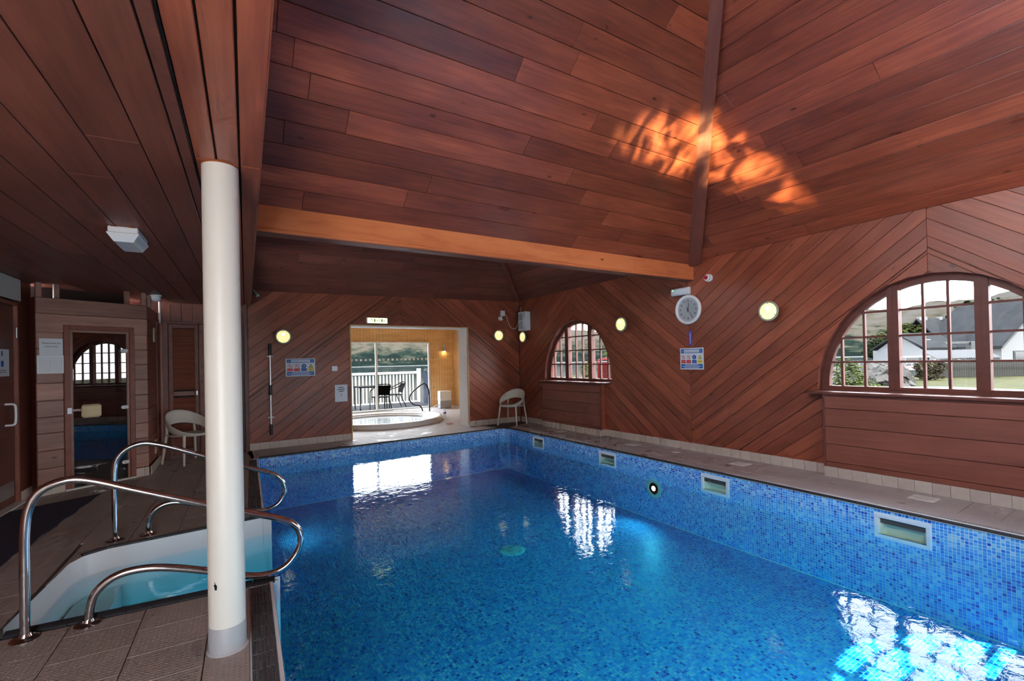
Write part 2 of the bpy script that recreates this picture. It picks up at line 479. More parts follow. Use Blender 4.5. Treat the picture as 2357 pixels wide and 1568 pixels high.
def clipint(poly, p, d):
    """interval of the line p + t d inside a convex polygon"""
    n = len(poly); ar = sum(poly[i][0]*poly[(i+1) % n][1]-poly[(i+1) % n][0]*poly[i][1] for i in range(n))
    sg = 1 if ar > 0 else -1
    lo, hi = -1e9, 1e9
    for i in range(n):
        a, b = poly[i], poly[(i+1) % n]
        ex, ey = b[0]-a[0], b[1]-a[1]
        nx, ny = -ey*sg, ex*sg
        dd = nx*d[0]+ny*d[1]; pp = nx*(p[0]-a[0])+ny*(p[1]-a[1])
        if abs(dd) < 1e-12:
            if pp < 0: return None
        else:
            t = -pp/dd
            if dd > 0: lo = max(lo, t)
            else: hi = min(hi, t)
    return (lo, hi) if hi-lo > 1e-6 else None
def clippoly(poly, clip):
    n = len(clip); ar = sum(clip[i][0]*clip[(i+1) % n][1]-clip[(i+1) % n][0]*clip[i][1] for i in range(n)); sg = 1 if ar > 0 else -1
    out = list(poly)
    for i in range(n):
        a, b = clip[i], clip[(i+1) % n]; ex, ey = b[0]-a[0], b[1]-a[1]
        f = lambda p: sg*(ex*(p[1]-a[1])-ey*(p[0]-a[0]))
        res = []
        for j in range(len(out)):
            p, q = out[j], out[(j+1) % len(out)]; fp, fq = f(p), f(q)
            if fp >= 0: res.append(p)
            if fp*fq < 0:
                t = fp/(fp-fq); res.append((p[0]+(q[0]-p[0])*t, p[1]+(q[1]-p[1])*t))
        out = res
        if len(out) < 3: return []
    return out

def strips(parent, O, U, W, regions, holes, ang, wid, m, name='plank', gap=.004, thick=.014, off=0.0, breaks=None, ns=6, join=None, bev=.0018, v0=0.0, egap=.0015, minlen=.01):
    """cover convex regions (minus convex holes) of the plane O,U,W with parallel boards; every board becomes an object"""
    O, U, W = Vector(O), Vector(U).normalized(), Vector(W).normalized(); Nn = U.cross(W)
    du = (cos(ang), sin(ang)); dv = (-sin(ang), cos(ang))
    made = []; JG = G() if join else None
    for reg in regions:
        vs = [p[0]*dv[0]+p[1]*dv[1]-v0 for p in reg]
        for k in range(floor(min(vs)/wid), ceil(max(vs)/wid)):
            a, b = k*wid+gap/2+v0, (k+1)*wid-gap/2+v0
            a = max(a, min(vs)+v0+1e-4); b = min(b, max(vs)+v0-1e-4)
            if b-a < .006: continue
            rows = []
            nsk = ns
            for h in holes:
                hv = [p[0]*dv[0]+p[1]*dv[1] for p in h]
                if len(h) > 6 and min(hv) < b and max(hv) > a: nsk = 15
            for j in range(nsk):
                v = a+(b-a)*j/(nsk-1); p = (dv[0]*v, dv[1]*v)
                iv = clipint(reg, p, du)
                ivs = [iv] if iv else []
                for h in holes:
                    c = clipint(h, p, du)
                    if c:
                        nx = []
                        for (l, r) in ivs:
                            if c[1] <= l or c[0] >= r: nx.append((l, r)); continue
                            if c[0] > l+1e-4: nx.append((l, c[0]))
                            if c[1] < r-1e-4: nx.append((c[1], r))
                        ivs = nx
                rows.append((v, [i for i in ivs if i[1]-i[0] > minlen*.3]))
            if breaks and all(len(r[1]) for r in rows):
                bs = breaks(k)
                ok = [q for q in bs if all(any(l+.06 < q < r_-.06 for l, r_ in rw[1]) or all(q < l-.06 or q > r_+.06 for l, r_ in rw[1]) for rw in rows) and any(any(l < q < r_ for l, r_ in rw[1]) for rw in rows) and len({sum(l < q < r_ for l, r_ in rw[1]) for rw in rows}) == 1]
                for t in range(len(rows)):
                    nx = []
                    for (l, r_) in rows[t][1]:
                        cur = l
                        for q in ok:
                            if l < q < r_: nx.append((cur, q-egap)); cur = q+egap
                        nx.append((cur, r_))
                    rows[t] = (rows[t][0], nx)
            # connected pieces
            nodes = [(j, i) for j in range(nsk) for i in range(len(rows[j][1]))]
            par = {q: q for q in nodes}
            def find(q):
                while par[q] != q: q = par[q]
                return q
            ov = lambda A, B: min(A[1], B[1])-max(A[0], B[0]) > 1e-5
            for j in range(nsk-1):
                for i, A in enumerate(rows[j][1]):
                    for i2, B in enumerate(rows[j+1][1]):
                        if ov(A, B) and sum(ov(A, q) for q in rows[j+1][1]) == 1 and sum(ov(q, B) for q in rows[j][1]) == 1: par[find((j, i))] = find((j+1, i2))
            comp = {}
            for q in nodes: comp.setdefault(find(q), []).append(q)
            for qs in comp.values():
                byrow = {}
                for j, i in qs: byrow.setdefault(j, []).append(rows[j][1][i])
                js = sorted(byrow)
                if len(js) < 2: continue
                Lf = [(min(t[0] for t in byrow[j]), rows[j][0]) for j in js]
                Rt = [(max(t[1] for t in byrow[j]), rows[j][0]) for j in js]
                if max(r[0] for r in Rt)-min(l[0] for l in Lf) < minlen: continue
                loop = [(x, y) for x, y in Lf[::-1]]+[(x, y) for x, y in Rt]  # top-left down, then up the right side
                cx = sum(p[0] for p in loop)/len(loop); cyy = sum(p[1] for p in loop)/len(loop)
                g = JG if join else G()
                n = len(loop)
                def inset(p, d):
                    hx = max(.001, max(r[0] for r in Rt)-cx); 
                    sx = d if p[0] < cx else -d; sy = d if p[1] < cyy else -d
                    return (p[0]+sx, p[1]+(sy if (abs(p[1]-Lf[0][1]) < 1e-6 or abs(p[1]-Lf[-1][1]) < 1e-6) else 0))
                if join:
                    P = lambda p, h: O+U*(du[0]*p[0]+dv[0]*p[1])+W*(du[1]*p[0]+dv[1]*p[1])+Nn*h
                else:
                    P = lambda p, h: Vector((p[0]-cx, p[1]-cyy, h))
                r3 = []
                if bev and not join:
                    r3 = [[P(inset(p, bev), off) for p in loop], [P(p, off-bev) for p in loop], [P(p, off-thick) for p in loop]]
                else:
                    r3 = [[P(p, off) for p in loop], [P(p, off-thick) for p in loop]]
                vs3 = [q for r in r3 for q in r]
                h_ = len(js)
                fs = []
                # front face as quads between left i and right i
                for t in range(h_-1):
                    fs.append((h_-1-t, h_-2-t, h_+t+1, h_+t))
                for rr_ in range(len(r3)-1):
                    fs += [(rr_*n+(i+1) % n, rr_*n+i, (rr_+1)*n+i, (rr_+1)*n+(i+1) % n) for i in range(n)]
                if join: # back face too
                    b0 = (len(r3)-1)*n
                    for t in range(h_-1): fs.append((b0+h_+t, b0+h_+t+1, b0+h_-2-t, b0+h_-1-t))
                g.add(vs3, fs)
                if not join:
                    c = O+U*(du[0]*cx+dv[0]*cyy)+W*(du[1]*cx+dv[1]*cyy)
                    mw = frame(c, U*du[0]+W*du[1], U*dv[0]+W*dv[1], Nn)
                    mm_ = m(k) if callable(m) else M[m]
                    made.append(put(name, g.mesh(name, mm_), parent, mw))
    if join:
        return obj(join, JG, m, parent)
    return made

def arch(cx, hw, z0, z1, n=18):
    return [(cx+hw*cos(pi*i/n), z0+(z1-z0)*sin(pi*i/n)) for i in range(n+1)]
def rect(x0, z0, x1, z1): return [(x0, z0), (x1, z0), (x1, z1), (x0, z1)]

# ================================================================== ROOM SHELL
Z = V3(0, 0, 1)
YF = -.45
RO, RU = V3(6.115, 0, 0), V3(.0255, -1, 0).normalized()           # right wall: u = -y
RN = RU.cross(Z)
BO, BU = V3(0, 8.96, 0), V3(1, .03, 0).normalized()                # back wall: u = x
BN = BU.cross(Z)
AL = .0352
LD = V3(sin(AL), cos(AL), 0); LX = V3(cos(AL), -sin(AL), 0)        # left-hand frame
def LP(s, y, z=0): return V3(s+AL*y, y, z)
ze = lambda u: 2.893+.0095*u                                        # eave height along the right wall
BIG = (-1.735, 1.065, .985, 2.215); SML = (-7.18, .995, .985, 2.205)
big_arch, sml_arch = arch(*BIG), arch(*SML)
CH = rad(37.5)

# --- right wall
reg = [(-9.3, -1.2), (.6, -1.2), (.6, ze(.6)+.02), (-9.3, ze(-9.3)+.02)]
wr = strips(None, RO, RU, Z, [reg], [big_arch, sml_arch], 0, .06, 'trimwood', join='wall_right', gap=0, thick=.24, off=-.014)
wr['kind'] = 'structure'
pb_big = rect(-2.69, 0, -.78, .97); pb_sml = rect(-8.13, 0, -6.39, .97)
segs = [(-9.12, -7.19, CH), (-7.19, -4.555, -CH), (-4.555, -1.755, CH), (-1.755, .45, -CH)]
for a, b, an in segs:
    strips(wr, RO, RU, Z, [[(a+.001, .1), (b-.001, .1), (b-.001, ze(b)), (a+.001, ze(a))]], [big_arch, sml_arch, pb_big, pb_sml], an, .142, 'wood')

# --- back wall with the opening to the spa room
DOOR = rect(2.02, -.2, 4.53, 2.165)
zb = lambda u: 2.694+.0168*u
reg = [(.3, -1.2), (6.1, -1.2), (6.1, zb(6.1)+.02), (.3, zb(.3)+.02)]
wb = strips(None, BO, BU, Z, [reg], [DOOR], 0, .08, 'trimwood', join='wall_back', gap=0, thick=.2, off=-.014)
wb['kind'] = 'structure'
for a, b, an in ((.335, 3.043, CH), (3.043, 5.88, -CH)):
    strips(wb, BO, BU, Z, [[(a+.001, .1), (b-.001, .1), (b-.001, zb(b)), (a+.001, zb(a))]], [DOOR], an, .142, 'wood')

# --- roof: right slope, main back slope, lower back slope
SO, SU = V3(6.115, 0, 2.893), V3(.0255, -1, .0095).normalized()
t_ = V3(-1, -.0255, .667); SW = (t_-SU*t_.dot(SU)).normalized()
PW = .193
def brk(seed, lo, hi, st):
    def f(k):
        r = random.Random(seed*1000+k); out = []; x = lo+r.random()*st
        while x < hi: out.append(x); x += st*(.7+.6*r.random())
        return out
    return f
rs = strips(None, SO, SU, SW, [[(-9.13, 0), (-4.45, 0), (.5, 0), (.5, 7.0), (.38, 7.0), (-4.45, 2.0), (-4.45, 2.9), (-6.8, 2.9)][:0] or [(-4.47, 0), (.5, 0), (.5, 7.0), (.40, 7.0)], [(-9.13, 0), (-4.47, 0), (-4.47, 2.9), (-6.8, 2.9)]], [], 0, .25, 'groove', join='ceiling', gap=0, thick=.12, off=-.014)
rs['kind'] = 'structure'; rs['label'] = 'sloping red boarded ceiling above the right wall'
strips(rs, SO, SU, SW, [[(-4.46, 0), (.5, 0), (.5, 7.0), (.40, 7.0)]], [], 0, PW, 'roof', breaks=brk(3, -5, 1, 3.4), thick=.012)
strips(rs, SO, SU, SW, [[(-9.11, 0), (-4.5, 0), (-4.5, 2.8), (-6.8, 2.8)]], [], 0, PW, 'soffit', breaks=brk(4, -9, -4, 3.0), thick=.012)
MO, MW = V3(0, 4.45, 2.79), V3(0, -.7826, .6225).normalized()
ms = strips(None, MO, V3(1, 0, 0), MW, [[(.05, 0), (6.0, 0), (.25, 6.17), (.05, 6.17)]], [], 0, .25, 'groove', join='ceiling', gap=0, thick=.12, off=-.014)
ms['kind'] = 'structure'; ms['label'] = 'sloping red boarded ceiling above the cross beam'
strips(ms, MO, V3(1, 0, 0), MW, [[(.05, 0), (6.0, 0), (.25, 6.17), (.05, 6.17)]], [], 0, PW, 'roof', breaks=brk(5, 0, 6, 2.6), thick=.012)
LO, LU = V3(0, 8.96, 2.692), V3(1, .03, .0168).normalized()
t_ = V3(.0, -.80, .60); LW_ = (t_-LU*t_.dot(LU)).normalized()
ls = strips(None, LO, LU, LW_, [[(.3, 0), (5.88, 0), (3.55, 2.9), (.3, 2.9)]], [], 0, .25, 'groove', join='ceiling', gap=0, thick=.1, off=-.014)
ls['kind'] = 'structure'; ls['label'] = 'low dark boarded ceiling sloping over the far end'
strips(ls, LO, LU, LW_, [[(.3, 0), (5.88, 0), (3.55, 2.9), (.3, 2.9)]], [], 0, .18, 'soffit', breaks=brk(6, 0, 6, 2.1), thick=.012)
# far face of the valley behind the beam (closes the roof)
g = G().add([(.1, 4.62, 2.75), (6.1, 4.62, 2.75), (6.1, 6.9, 4.5), (.1, 6.9, 4.5), (.1, 4.62, 2.95), (6.1, 4.62, 2.95), (6.1, 6.9, 4.7), (.1, 6.9, 4.7)], [(0, 1, 2, 3), (7, 6, 5, 4), (0, 4, 5, 1), (2, 6, 7, 3)])
struct('ceiling', g, 'soffit', 'roof slope behind the cross beam')
# hip boards
def hip(name, a, b, wid, up_, m):
    a, b = Vector(a), Vector(b); x = (b-a).normalized(); n = Vector(up_); n = (n-x*n.dot(x)).normalized(); y = n.cross(x)
    g = G().rbox((0, -wid/2, -.015), ((b-a).length, wid/2, .045), .004)
    return tag(obj(name, g, m, None, None, frame(a, x, y, n)), kind='structure')
hip('trim_1', (5.995, 4.43, 2.80), (.35, -.31, 6.67), .17, (-.5, -.5, -.7), 'trimwood')
hip('trim_2', (5.86, 9.10, 2.815), (3.55, 6.80, 4.33), .10, (-.5, -.5, -.7), 'soffit')

# cross beam
bm_ = V3(0, 4.45, 0)
g = G().rbox((.2, 4.45, 2.567), (6.01, 4.60, 2.80), .004)
cb = struct('ceiling_beam', g, 'beam', 'broad orange stained timber beam across the hall')
obj('moulding', G().rbox((.2, 4.437, 2.572), (6.0, 4.45, 2.594), .003), 'beam', cb)
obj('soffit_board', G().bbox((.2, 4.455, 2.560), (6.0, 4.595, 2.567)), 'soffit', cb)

# left beam (bulkhead) with three soffit boards, mouldings, and the wall above it
def lbox(s0, y0, z0, s1, y1, z1):
    P = [LP(s, y, z) for s in (s0, s1) for y in (y0, y1) for z in (z0, z1)]
    return G().add(P, [(0, 1, 3, 2), (4, 6, 7, 5), (0, 4, 5, 1), (2, 3, 7, 6), (0, 2, 6, 4), (1, 5, 7, 3)])
lb = struct('ceiling_beam', lbox(-.20, YF, 2.462, .068, 8.97, 2.9), 'groove', 'boxed-in beam resting on the cream column')
for s0, s1 in ((-.207, -.117), (-.109, -.018), (-.009, .080)):
    for y0, y1 in ((YF, 2.72), (2.725, 8.95)):
        x0 = V3(0, 0, 0); c = LP((s0+s1)/2, (y0+y1)/2, 2.45)
        g = G().rbox((-(y1-y0)/2, -(s1-s0)/2, -.006), ((y1-y0)/2, (s1-s0)/2, .012), .003)
        obj('plank', g, 'wood', lb, None, frame(c, LD, -LX, Z))
obj('side_board', lbox(.068, YF, 2.446, .084, 8.95, 2.93), 'wood', lb)
obj('moulding', lbox(-.236, YF, 2.424, -.212, 8.95, 2.46), 'trimwood', lb)
obj('moulding', lbox(-.256, YF, 2.436, -.238, 8.95, 2.46), 'trimwood', lb)
# upper left wall with unseen clerestory openings added above the beam for fill daylight
UO = LP(.06, 0, 0); UU = -LD
reg = [[(-4.45, 2.7), (.45, 2.7), (.45, 6.8), (.4, 6.8)]]
cl = [rect(-3.05, 3.05, -1.75, 3.75), rect(-1.55, 3.05, -.2, 4.6)]
CLN = V3(1, 0, 0)
wu = strips(None, LP(.07, 0, 0), LD, Z, [[(4.5, 2.7), (4.5, 2.85), (-.45, 6.85), (-.45, 2.7)]], [rect(1.9, 2.98, 3.35, 3.58), rect(-.1, 2.98, 1.78, 4.80)], 0, .1, 'wood', join='wall_left', gap=0, thick=.12, off=-.02)
wu['kind'] = 'structure'; wu['label'] = 'boarded wall above the column beam'
wu2 = strips(None, LP(.07, 0, 0), LD, Z, [[(4.40, 2.72), (9.05, 2.68), (9.05, 2.78), (6.9, 4.75), (4.40, 3.0)]], [rect(5.5, 2.95, 8.1, 3.27)], 0, .08, 'wood', join='wall_left', gap=0, thick=.10, off=-.02)
wu2['kind'] = 'structure'; wu2['label'] = 'boarded wall above the beam at the far end'
portal('portal_clerestory', LP(-.08, 2.62, 3.28), (0, 1, 0), (0, 0, 1), 1.45, .6)
portal('portal_clerestory_far', LP(-.08, 6.8, 3.11), (0, 1, 0), (0, 0, 1), 2.6, .32)
portal('portal_clerestory_tall', LP(-.08, .84, 3.89), (0, 1, 0), (0, 0, 1), 1.88, 1.82)
for i, (y0, y1, z0, z1) in enumerate(((1.9, 3.35, 2.98, 3.58), (-.1, 1.78, 2.98, 4.80), (5.5, 8.1, 2.95, 3.27))):
    f = struct('window_%d' % (5+i), lbox(-.02, y0, z0, .03, y1, z0+.05), 'trimwood', 'unseen clerestory window added above the column beam for daylight')
    obj('window_frame', lbox(-.02, y0, z1-.05, .03, y1, z1), 'trimwood', f)
    obj('window_frame', lbox(-.02, y0, z0, .03, y0+.05, z1), 'trimwood', f)
    obj('window_frame', lbox(-.02, y1-.05, z0, .03, y1, z1), 'trimwood', f)
    obj('pane', lbox(.0, y0, z0, .006, y1, z1), 'glass', f)

# --- front wall (behind the camera) with an arched window and a glazed door
FU = V3(-1, 0, 0)
FO = V3(0, YF, 0)
FW = (-4.12, 1.065, .985, 2.215)
fw_arch = arch(*FW)
reg = [(-6.2, -1.2), (2.4, -1.2), (2.4, 2.5), (.1, 6.9), (-.05, 6.9), (-6.2, 2.9)]
wf = strips(None, FO, FU, Z, [reg], [fw_arch, rect(.30, 0, 1.75, 2.1)], 0, .08, 'trimwood', join='wall_front', gap=0, thick=.24, off=0)
wf['kind'] = 'structure'
portal('portal_front', (4.12, YF-.2, 1.6), (1, 0, 0), (0, 0, 1), 2.1, 1.25)
portal('portal_front_door', (-1.02, YF-.2, 1.05), (1, 0, 0), (0, 0, 1), 1.45, 2.1)

fdr = struct('door_5', G().rbox((-1.75, YF-.14, .0), (-1.68, YF-.06, 2.1), .004), 'white', 'glazed door behind the camera')
for a, b in (((-.37, YF-.14, 0), (-.30, YF-.06, 2.1)), ((-1.06, YF-.14, 0), (-.98, YF-.06, 2.1)), ((-1.75, YF-.14, 2.03), (-.30, YF-.06, 2.1)), ((-1.75, YF-.14, 0), (-.30, YF-.06, .1))): obj('door_frame', G().rbox(a, b, .004), 'white', fdr)
for a, b in ((-1.68, -1.06), (-.98, -.37)): obj('pane', G().bbox((a, YF-.105, .1), (b, YF-.1, 2.03)), 'glass', fdr)
# --- left side: wall, ceiling
g = lbox(-2.28, YF, -.1, -2.15, 6.30, 2.6)
wl = struct('wall_left', g, 'dark')
obj('wall_panel', lbox(-2.28, 7.12, 0, -2.15, 7.42, 2.6), 'dark', wl)
obj('wall_panel', lbox(-2.28, 6.30, 2.2, -2.15, 7.12, 2.6), 'dark', wl)
lc = struct('ceiling', lbox(-2.4, YF, 2.444, -.2, 9.2, 2.62), 'groove', 'flat dark boarded ceiling beside the column')
s0 = -.396
strips(lc, V3(0, 0, 2.43), LD, LX, [[(YF, -2.2), (9.2, -2.2), (9.2, -.262), (YF, -.262)]], [], 0, .1955, 'soffit', breaks=brk(9, 0, 9, 3.2), v0=-.396, thick=.012, gap=.005)

# back wall left of the column beam, with the louvred doors in front of it
g = G().prism([(-2.4, -.1), (.30, -.1), (.30, 2.6), (-2.4, 2.6)], -.25, -.035, BO, BU, Z)
wbl = struct('wall_back', g, 'dark', 'dark back wall left of the column')
for i in range(8):
    x0 = -.84+i*.1425
    g = G().rbox((-.07, -.035, 2.14), (.07, -.012, 2.45), .003)
    obj('plank', g, 'soffit', wbl, None, frame(BO+BU*(x0+.07), BU, -BN, Z))
obj('jamb', G().rbox((.285, -.12, 0), (.335, .0, 2.46), .003), 'dark', wbl, None, frame(BO, BU, -BN, Z))

# ================================================================== FLOOR, POOL
PL = lambda y: .075+AL*(y-2.34)/1.0+.14                             # pool left edge x at y
plx = lambda y: .215+AL*(y-2.34)
PB = [(.413, 8.145), (5.045, 8.42)]                                 # far edge
prx = 5.055
pool = [(plx(.35), .35), (prx, .35), (prx, 8.27), (prx-.05, 8.385), (prx-.16, 8.415), (plx(8.145), 8.145)]
steps_poly = [(.30, 3.506), (-1.03, 3.60), (-1.055, 3.68), (-.985, 4.62), (-.93, 4.74), (-.80, 4.82), (.36, 4.945)]
WZ, FZ = -.155, -.84
# concrete slab around the pool
slab = G()
def grow(poly, d):
    n = len(poly); ar = sum(poly[i][0]*poly[(i+1) % n][1]-poly[(i+1) % n][0]*poly[i][1] for i in range(n)); sg = 1 if ar > 0 else -1
    out = []
    for i in range(n):
        p0, p, p1 = V3(*poly[i-1], 0), V3(*poly[i], 0), V3(*poly[(i+1) % n], 0)
        a = (p-p0).normalized(); b = (p1-p).normalized(); na = V3(a.y, -a.x, 0)*sg; nb = V3(b.y, -b.x, 0)*sg
        h = (na+nb).normalized(); k = d/max(.35, h.dot(na)); q = p+h*k; out.append((q.x, q.y))
    return out
def slabstrips(regs, holes, name, label):
    holes = [grow(h, .014) for h in holes]
    s = strips(None, V3(0, 0, 0), V3(1, 0, 0), V3(0, 1, 0), regs, holes, 0, .06, 'deckgrout', join=name, gap=0, thick=.12, off=-.012)
    s['kind'] = 'structure'; s['label'] = label; return s
grate = [(plx(.35)-.135, .35), (plx(.35), .35), (plx(8.145), 8.145), (plx(8.06)-.125, 8.06)]
cope_r = [(prx-.2, .35), (prx+.062, .35), (prx+.062, 8.4), (prx-.2, 8.4)]
fl_l = slabstrips([[(-2.4, YF), (.35, YF), (.5, 9.0), (-2.4, 9.0)]], [pool, steps_poly, grate], 'floor', 'studded clay tile deck on the column side')
pool_grow = [(p[0], p[1]) for p in pool]
hole_l = [(.30, 3.435), (-1.03, 3.53), (-1.068, 3.67), (-.998, 4.63), (-.95, 4.77), (-.81, 4.885), (.37, 5.01)]
def tb(k):
    o = (k % 2)*.133
    return [i*.267+o for i in range(-8, 40)]
strips(fl_l, V3(0, 0, 0), LD, -LX, [[(1.8, -.345), (8.96, -.07), (8.96, 2.0), (1.8, 2.0)]], [], 0, .334, 'deck', name='tile', breaks=tb, thick=.012, gap=.005, egap=.002, v0=-.155) if False else None
# left deck: lay in the left frame (u along LD, v = -s)
def toL(p):
    # world xy -> (u along LD, v along -LX)
    v = V3(p[0], p[1], 0); return (v.dot(LD), v.dot(-LX))
HL = [[toL(p) for p in h] for h in (hole_l, pool, grate)]
strips(fl_l, V3(0, 0, 0), LD, -LX, [[(1.9, -.36), (8.98, -.06), (8.98, 2.2), (1.9, 2.2)]], HL, 0, .334, 'deck', name='tile', breaks=tb, thick=.012, gap=.005, egap=.002, v0=.198)
# right and far deck
fl_r = slabstrips([[(prx-.01, YF), (6.2, YF), (6.1, 9.3), (prx-.01, 9.3)]], [pool], 'floor', 'narrow grey tile deck along the arched windows')
def tb2(k): return [i*.267+.1 for i in range(-3, 40)]
strips(fl_r, RO, V3(-.0255, 1, 0), V3(-1, -.0255, 0), [[(.3, .0), (9.15, .0), (9.15, .86), (8.42, .86), (8.36, .99), (.3, .99)]], [], 0, .329, 'deckgrey', name='tile', breaks=tb2, thick=.012, gap=.004, egap=.0015)
fl_b = slabstrips([[(.3, 8.1), (prx, 8.35), (prx, 9.4), (.3, 9.4)]], [pool], 'floor', 'far tile deck in front of the spa room opening')
def tb3(k): return [i*.267+.06+(k % 2)*.13 for i in range(-3, 40)]
strips(fl_b, V3(0, 8.13, 0), V3(1, .059, 0), V3(-.059, 1, 0), [[(.34, .045), (4.93, .045), (4.93, .95), (.34, .95)]], [], 0, .28, 'deckgrey', name='tile', breaks=tb3, thick=.012, gap=.004, egap=.0015)
# access lids let into the right deck
for i, (x, y, s, lb_) in enumerate(((5.73, 1.735, .20, 'square skimmer lid nearest the camera on the right deck'), (5.735, 3.61, .20, 'square skimmer lid in front of the middle of the boarded wall'), (5.715, 4.62, .10, 'small square drain cover between the larger lids'), (5.69, 5.46, .20, 'square skimmer lid just before the small arched window'), (5.64, 7.31, .20, 'farthest square skimmer lid below the small arched window'))):
    t = thing('deck_lid', lb_, 'lid', loc=(x, y, 0), group='pale lids in the right deck')
    obj('lid_frame', G().rbox((-s/2, -s/2, -.006), (s/2, s/2, .003), .002), 'white', t)
    obj('cover', G().lathe([(s*.43, .003), (s*.43, .005), (s*.40, .006), (0, .006)], 28), 'offwhite', t, 40)

# pool basin
pbm = G()
n = len(pool)
outer = [(p[0], p[1]) for p in pool]
basin = struct('pool_basin', G().bbox((-.3, .2, FZ-.2), (5.5, 8.7, FZ-.003)), 'grout', 'tiled swimming pool basin')
def wallquad(a, b, z0, z1, d=.15):
    a, b = V3(*a, 0), V3(*b, 0); t = (b-a).normalized(); nrm = V3(t.y, -t.x, 0)
    P = [a+Z*z0, b+Z*z0, b+Z*z1, a+Z*z1]; Q = [p+nrm*d for p in P]
    return P+Q, [(0, 1, 2, 3), (7, 6, 5, 4), (0, 4, 5, 1), (1, 5, 6, 2), (2, 6, 7, 3), (3, 7, 4, 0)]
SKIM = [(1.69, .40), (3.53, .37), (5.39, .37), (7.265, .36)]       # skimmer centres along the right side
gw = G()
ys = [.35]
for c, wd in SKIM: ys += [c-wd/2+.03, c+wd/2-.03]
ys += [8.27]
for i in range(0, len(ys), 2): gw.add(*wallquad((prx, ys[i]), (prx, ys[i+1]), FZ, -.008))
for c, wd in SKIM:
    gw.add(*wallquad((prx, c-wd/2+.03), (prx, c+wd/2-.03), -.072, -.008)); gw.add(*wallquad((prx, c-wd/2+.03), (prx, c+wd/2-.03), FZ, -.245))
for a, b in (((prx, 8.27), (prx-.05, 8.385)), ((prx-.05, 8.385), (prx-.16, 8.415)), ((prx-.16, 8.415), (plx(8.145), 8.145)), ((plx(8.145), 8.145), (plx(4.96), 4.96)), ((plx(3.49), 3.49), (plx(.35), .35)), ((plx(.35), .35), (prx, .35))):
    gw.add(*wallquad(a, b, FZ, -.008))
obj('pool_wall', gw, 'grout', basin)
# mosaic: real little tiles
PITCH = .0256; TS = .0213
class TileBag:
    def __init__(s): s.g = G(); s.t = []
    def tile(s, c, e1, e2, nrm, h=.0022, sides=False):
        a, b = e1*(TS/2), e2*(TS/2); top = [c-a-b+nrm*h, c+a-b+nrm*h, c+a+b+nrm*h, c-a+b+nrm*h]
        if sides:
            low = [c-a-b, c+a-b, c+a+b, c-a+b]
            s.g.add(top+low, [(0, 1, 2, 3), (0, 4, 5, 1), (1, 5, 6, 2), (2, 6, 7, 3), (3, 7, 4, 0)]); q = rnd.random(); s.t += [q]*5
        else:
            s.g.add(top, [(0, 1, 2, 3)]); s.t.append(rnd.random())
    def done(s, name, parent):
        me = bpy.data.meshes.new(name); me.from_pydata(s.g.v, [], s.g.f); me.update()
        at = me.attributes.new('tint', 'FLOAT', 'FACE'); at.data.foreach_set('value', s.t)
        me.materials.append(M['mosaic']); o = put(name, me, parent); o['kind'] = 'stuff'; return o
near_tiles = []
bag = TileBag()
def infl(y, z, mg=.0):
    for c, wd in SKIM:
        if abs(y-c) < wd/2+.008 and -.262 < z < -.042: return True
    return False
rows_w = int((-FZ-.02)/PITCH)
ncol = int((8.27-.35)/PITCH)
for j in range(ncol):
    y = .37+j*PITCH
    for i in range(rows_w):
        z = -.0215-i*PITCH
        if infl(y, z): continue
        if .93 < y < 2.05 and z > -.16: near_tiles.append((y, z)); continue
        bag.tile(V3(prx, y, z), V3(0, 1, 0), Z, V3(-1, 0, 0), sides=z > -.2)
bag.done('wall_mosaic', basin)
bag = TileBag()
def tilewall(a, b, nrm, z0=-.0215, sides=True):
    a, b = V3(*a, 0), V3(*b, 0); L_ = (b-a).length; t = (b-a).normalized()
    k = max(1, int(L_/PITCH))
    for j in range(k):
        for i in range(rows_w):
            bag.tile(a+t*((j+.5)*L_/k)+Z*(z0-i*PITCH), t if nrm.dot(t.cross(Z)) > 0 else -t, Z, nrm, sides=sides and i < 7)
for a, b in (((plx(8.145), 8.145), (prx-.16, 8.415)), ((prx-.16, 8.415), (prx-.05, 8.385)), ((prx-.05, 8.385), (prx, 8.27))):
    d = (V3(*b, 0)-V3(*a, 0)).normalized(); tilewall(a, b, d.cross(Z))
bag.done('wall_mosaic', basin)
bag = TileBag()
for (y0, y1) in ((.35, 3.49), (4.96, 8.14)):
    tilewall((plx(y1), y1), (plx(y0), y0), V3(1, -AL, 0).normalized(), sides=False)
bag.done('wall_mosaic', basin)
bag = TileBag()
for i in range(int((prx-.1)/PITCH)):
    x = .12+i*PITCH
    for j in range(int(8.0/PITCH)):
        y = .37+j*PITCH
        if x < plx(y) or y > 8.145+.059*x-.03 or x > prx-.01: continue
        bag.tile(V3(x, y, FZ), V3(1, 0, 0), V3(0, 1, 0), Z)
bag.done('floor_mosaic', basin)
tm = []
for i in range(6):
    g = G().rbox((-TS/2, -TS/2, -.003), (TS/2, TS/2, .0024), .0012)
    tm.append(g.mesh('mosaic_tile', MOS[i]))
for y, z in near_tiles:
    q = rnd.random(); i = 0 if q < .3 else 1 if q < .58 else 2 if q < .76 else 3 if q < .86 else 4 if q < .95 else 5
    put('mosaic_tile', tm[i], basin, frame((prx, y, z), (0, 1, 0), (0, 0, 1), (0, 1, 0)) if False else frame((prx, y, z), (0, -1, 0), (0, 0, 1), (-1, 0, 0)))
# white bead under the coping
obj('edge_bead', G().tube([(prx-.002, .35, -.006), (prx-.002, 8.27, -.006), (prx-.05, 8.383, -.006), (prx-.16, 8.412, -.006), (plx(8.145), 8.143, -.006)], .0035, 6), 'offwhite', basin)

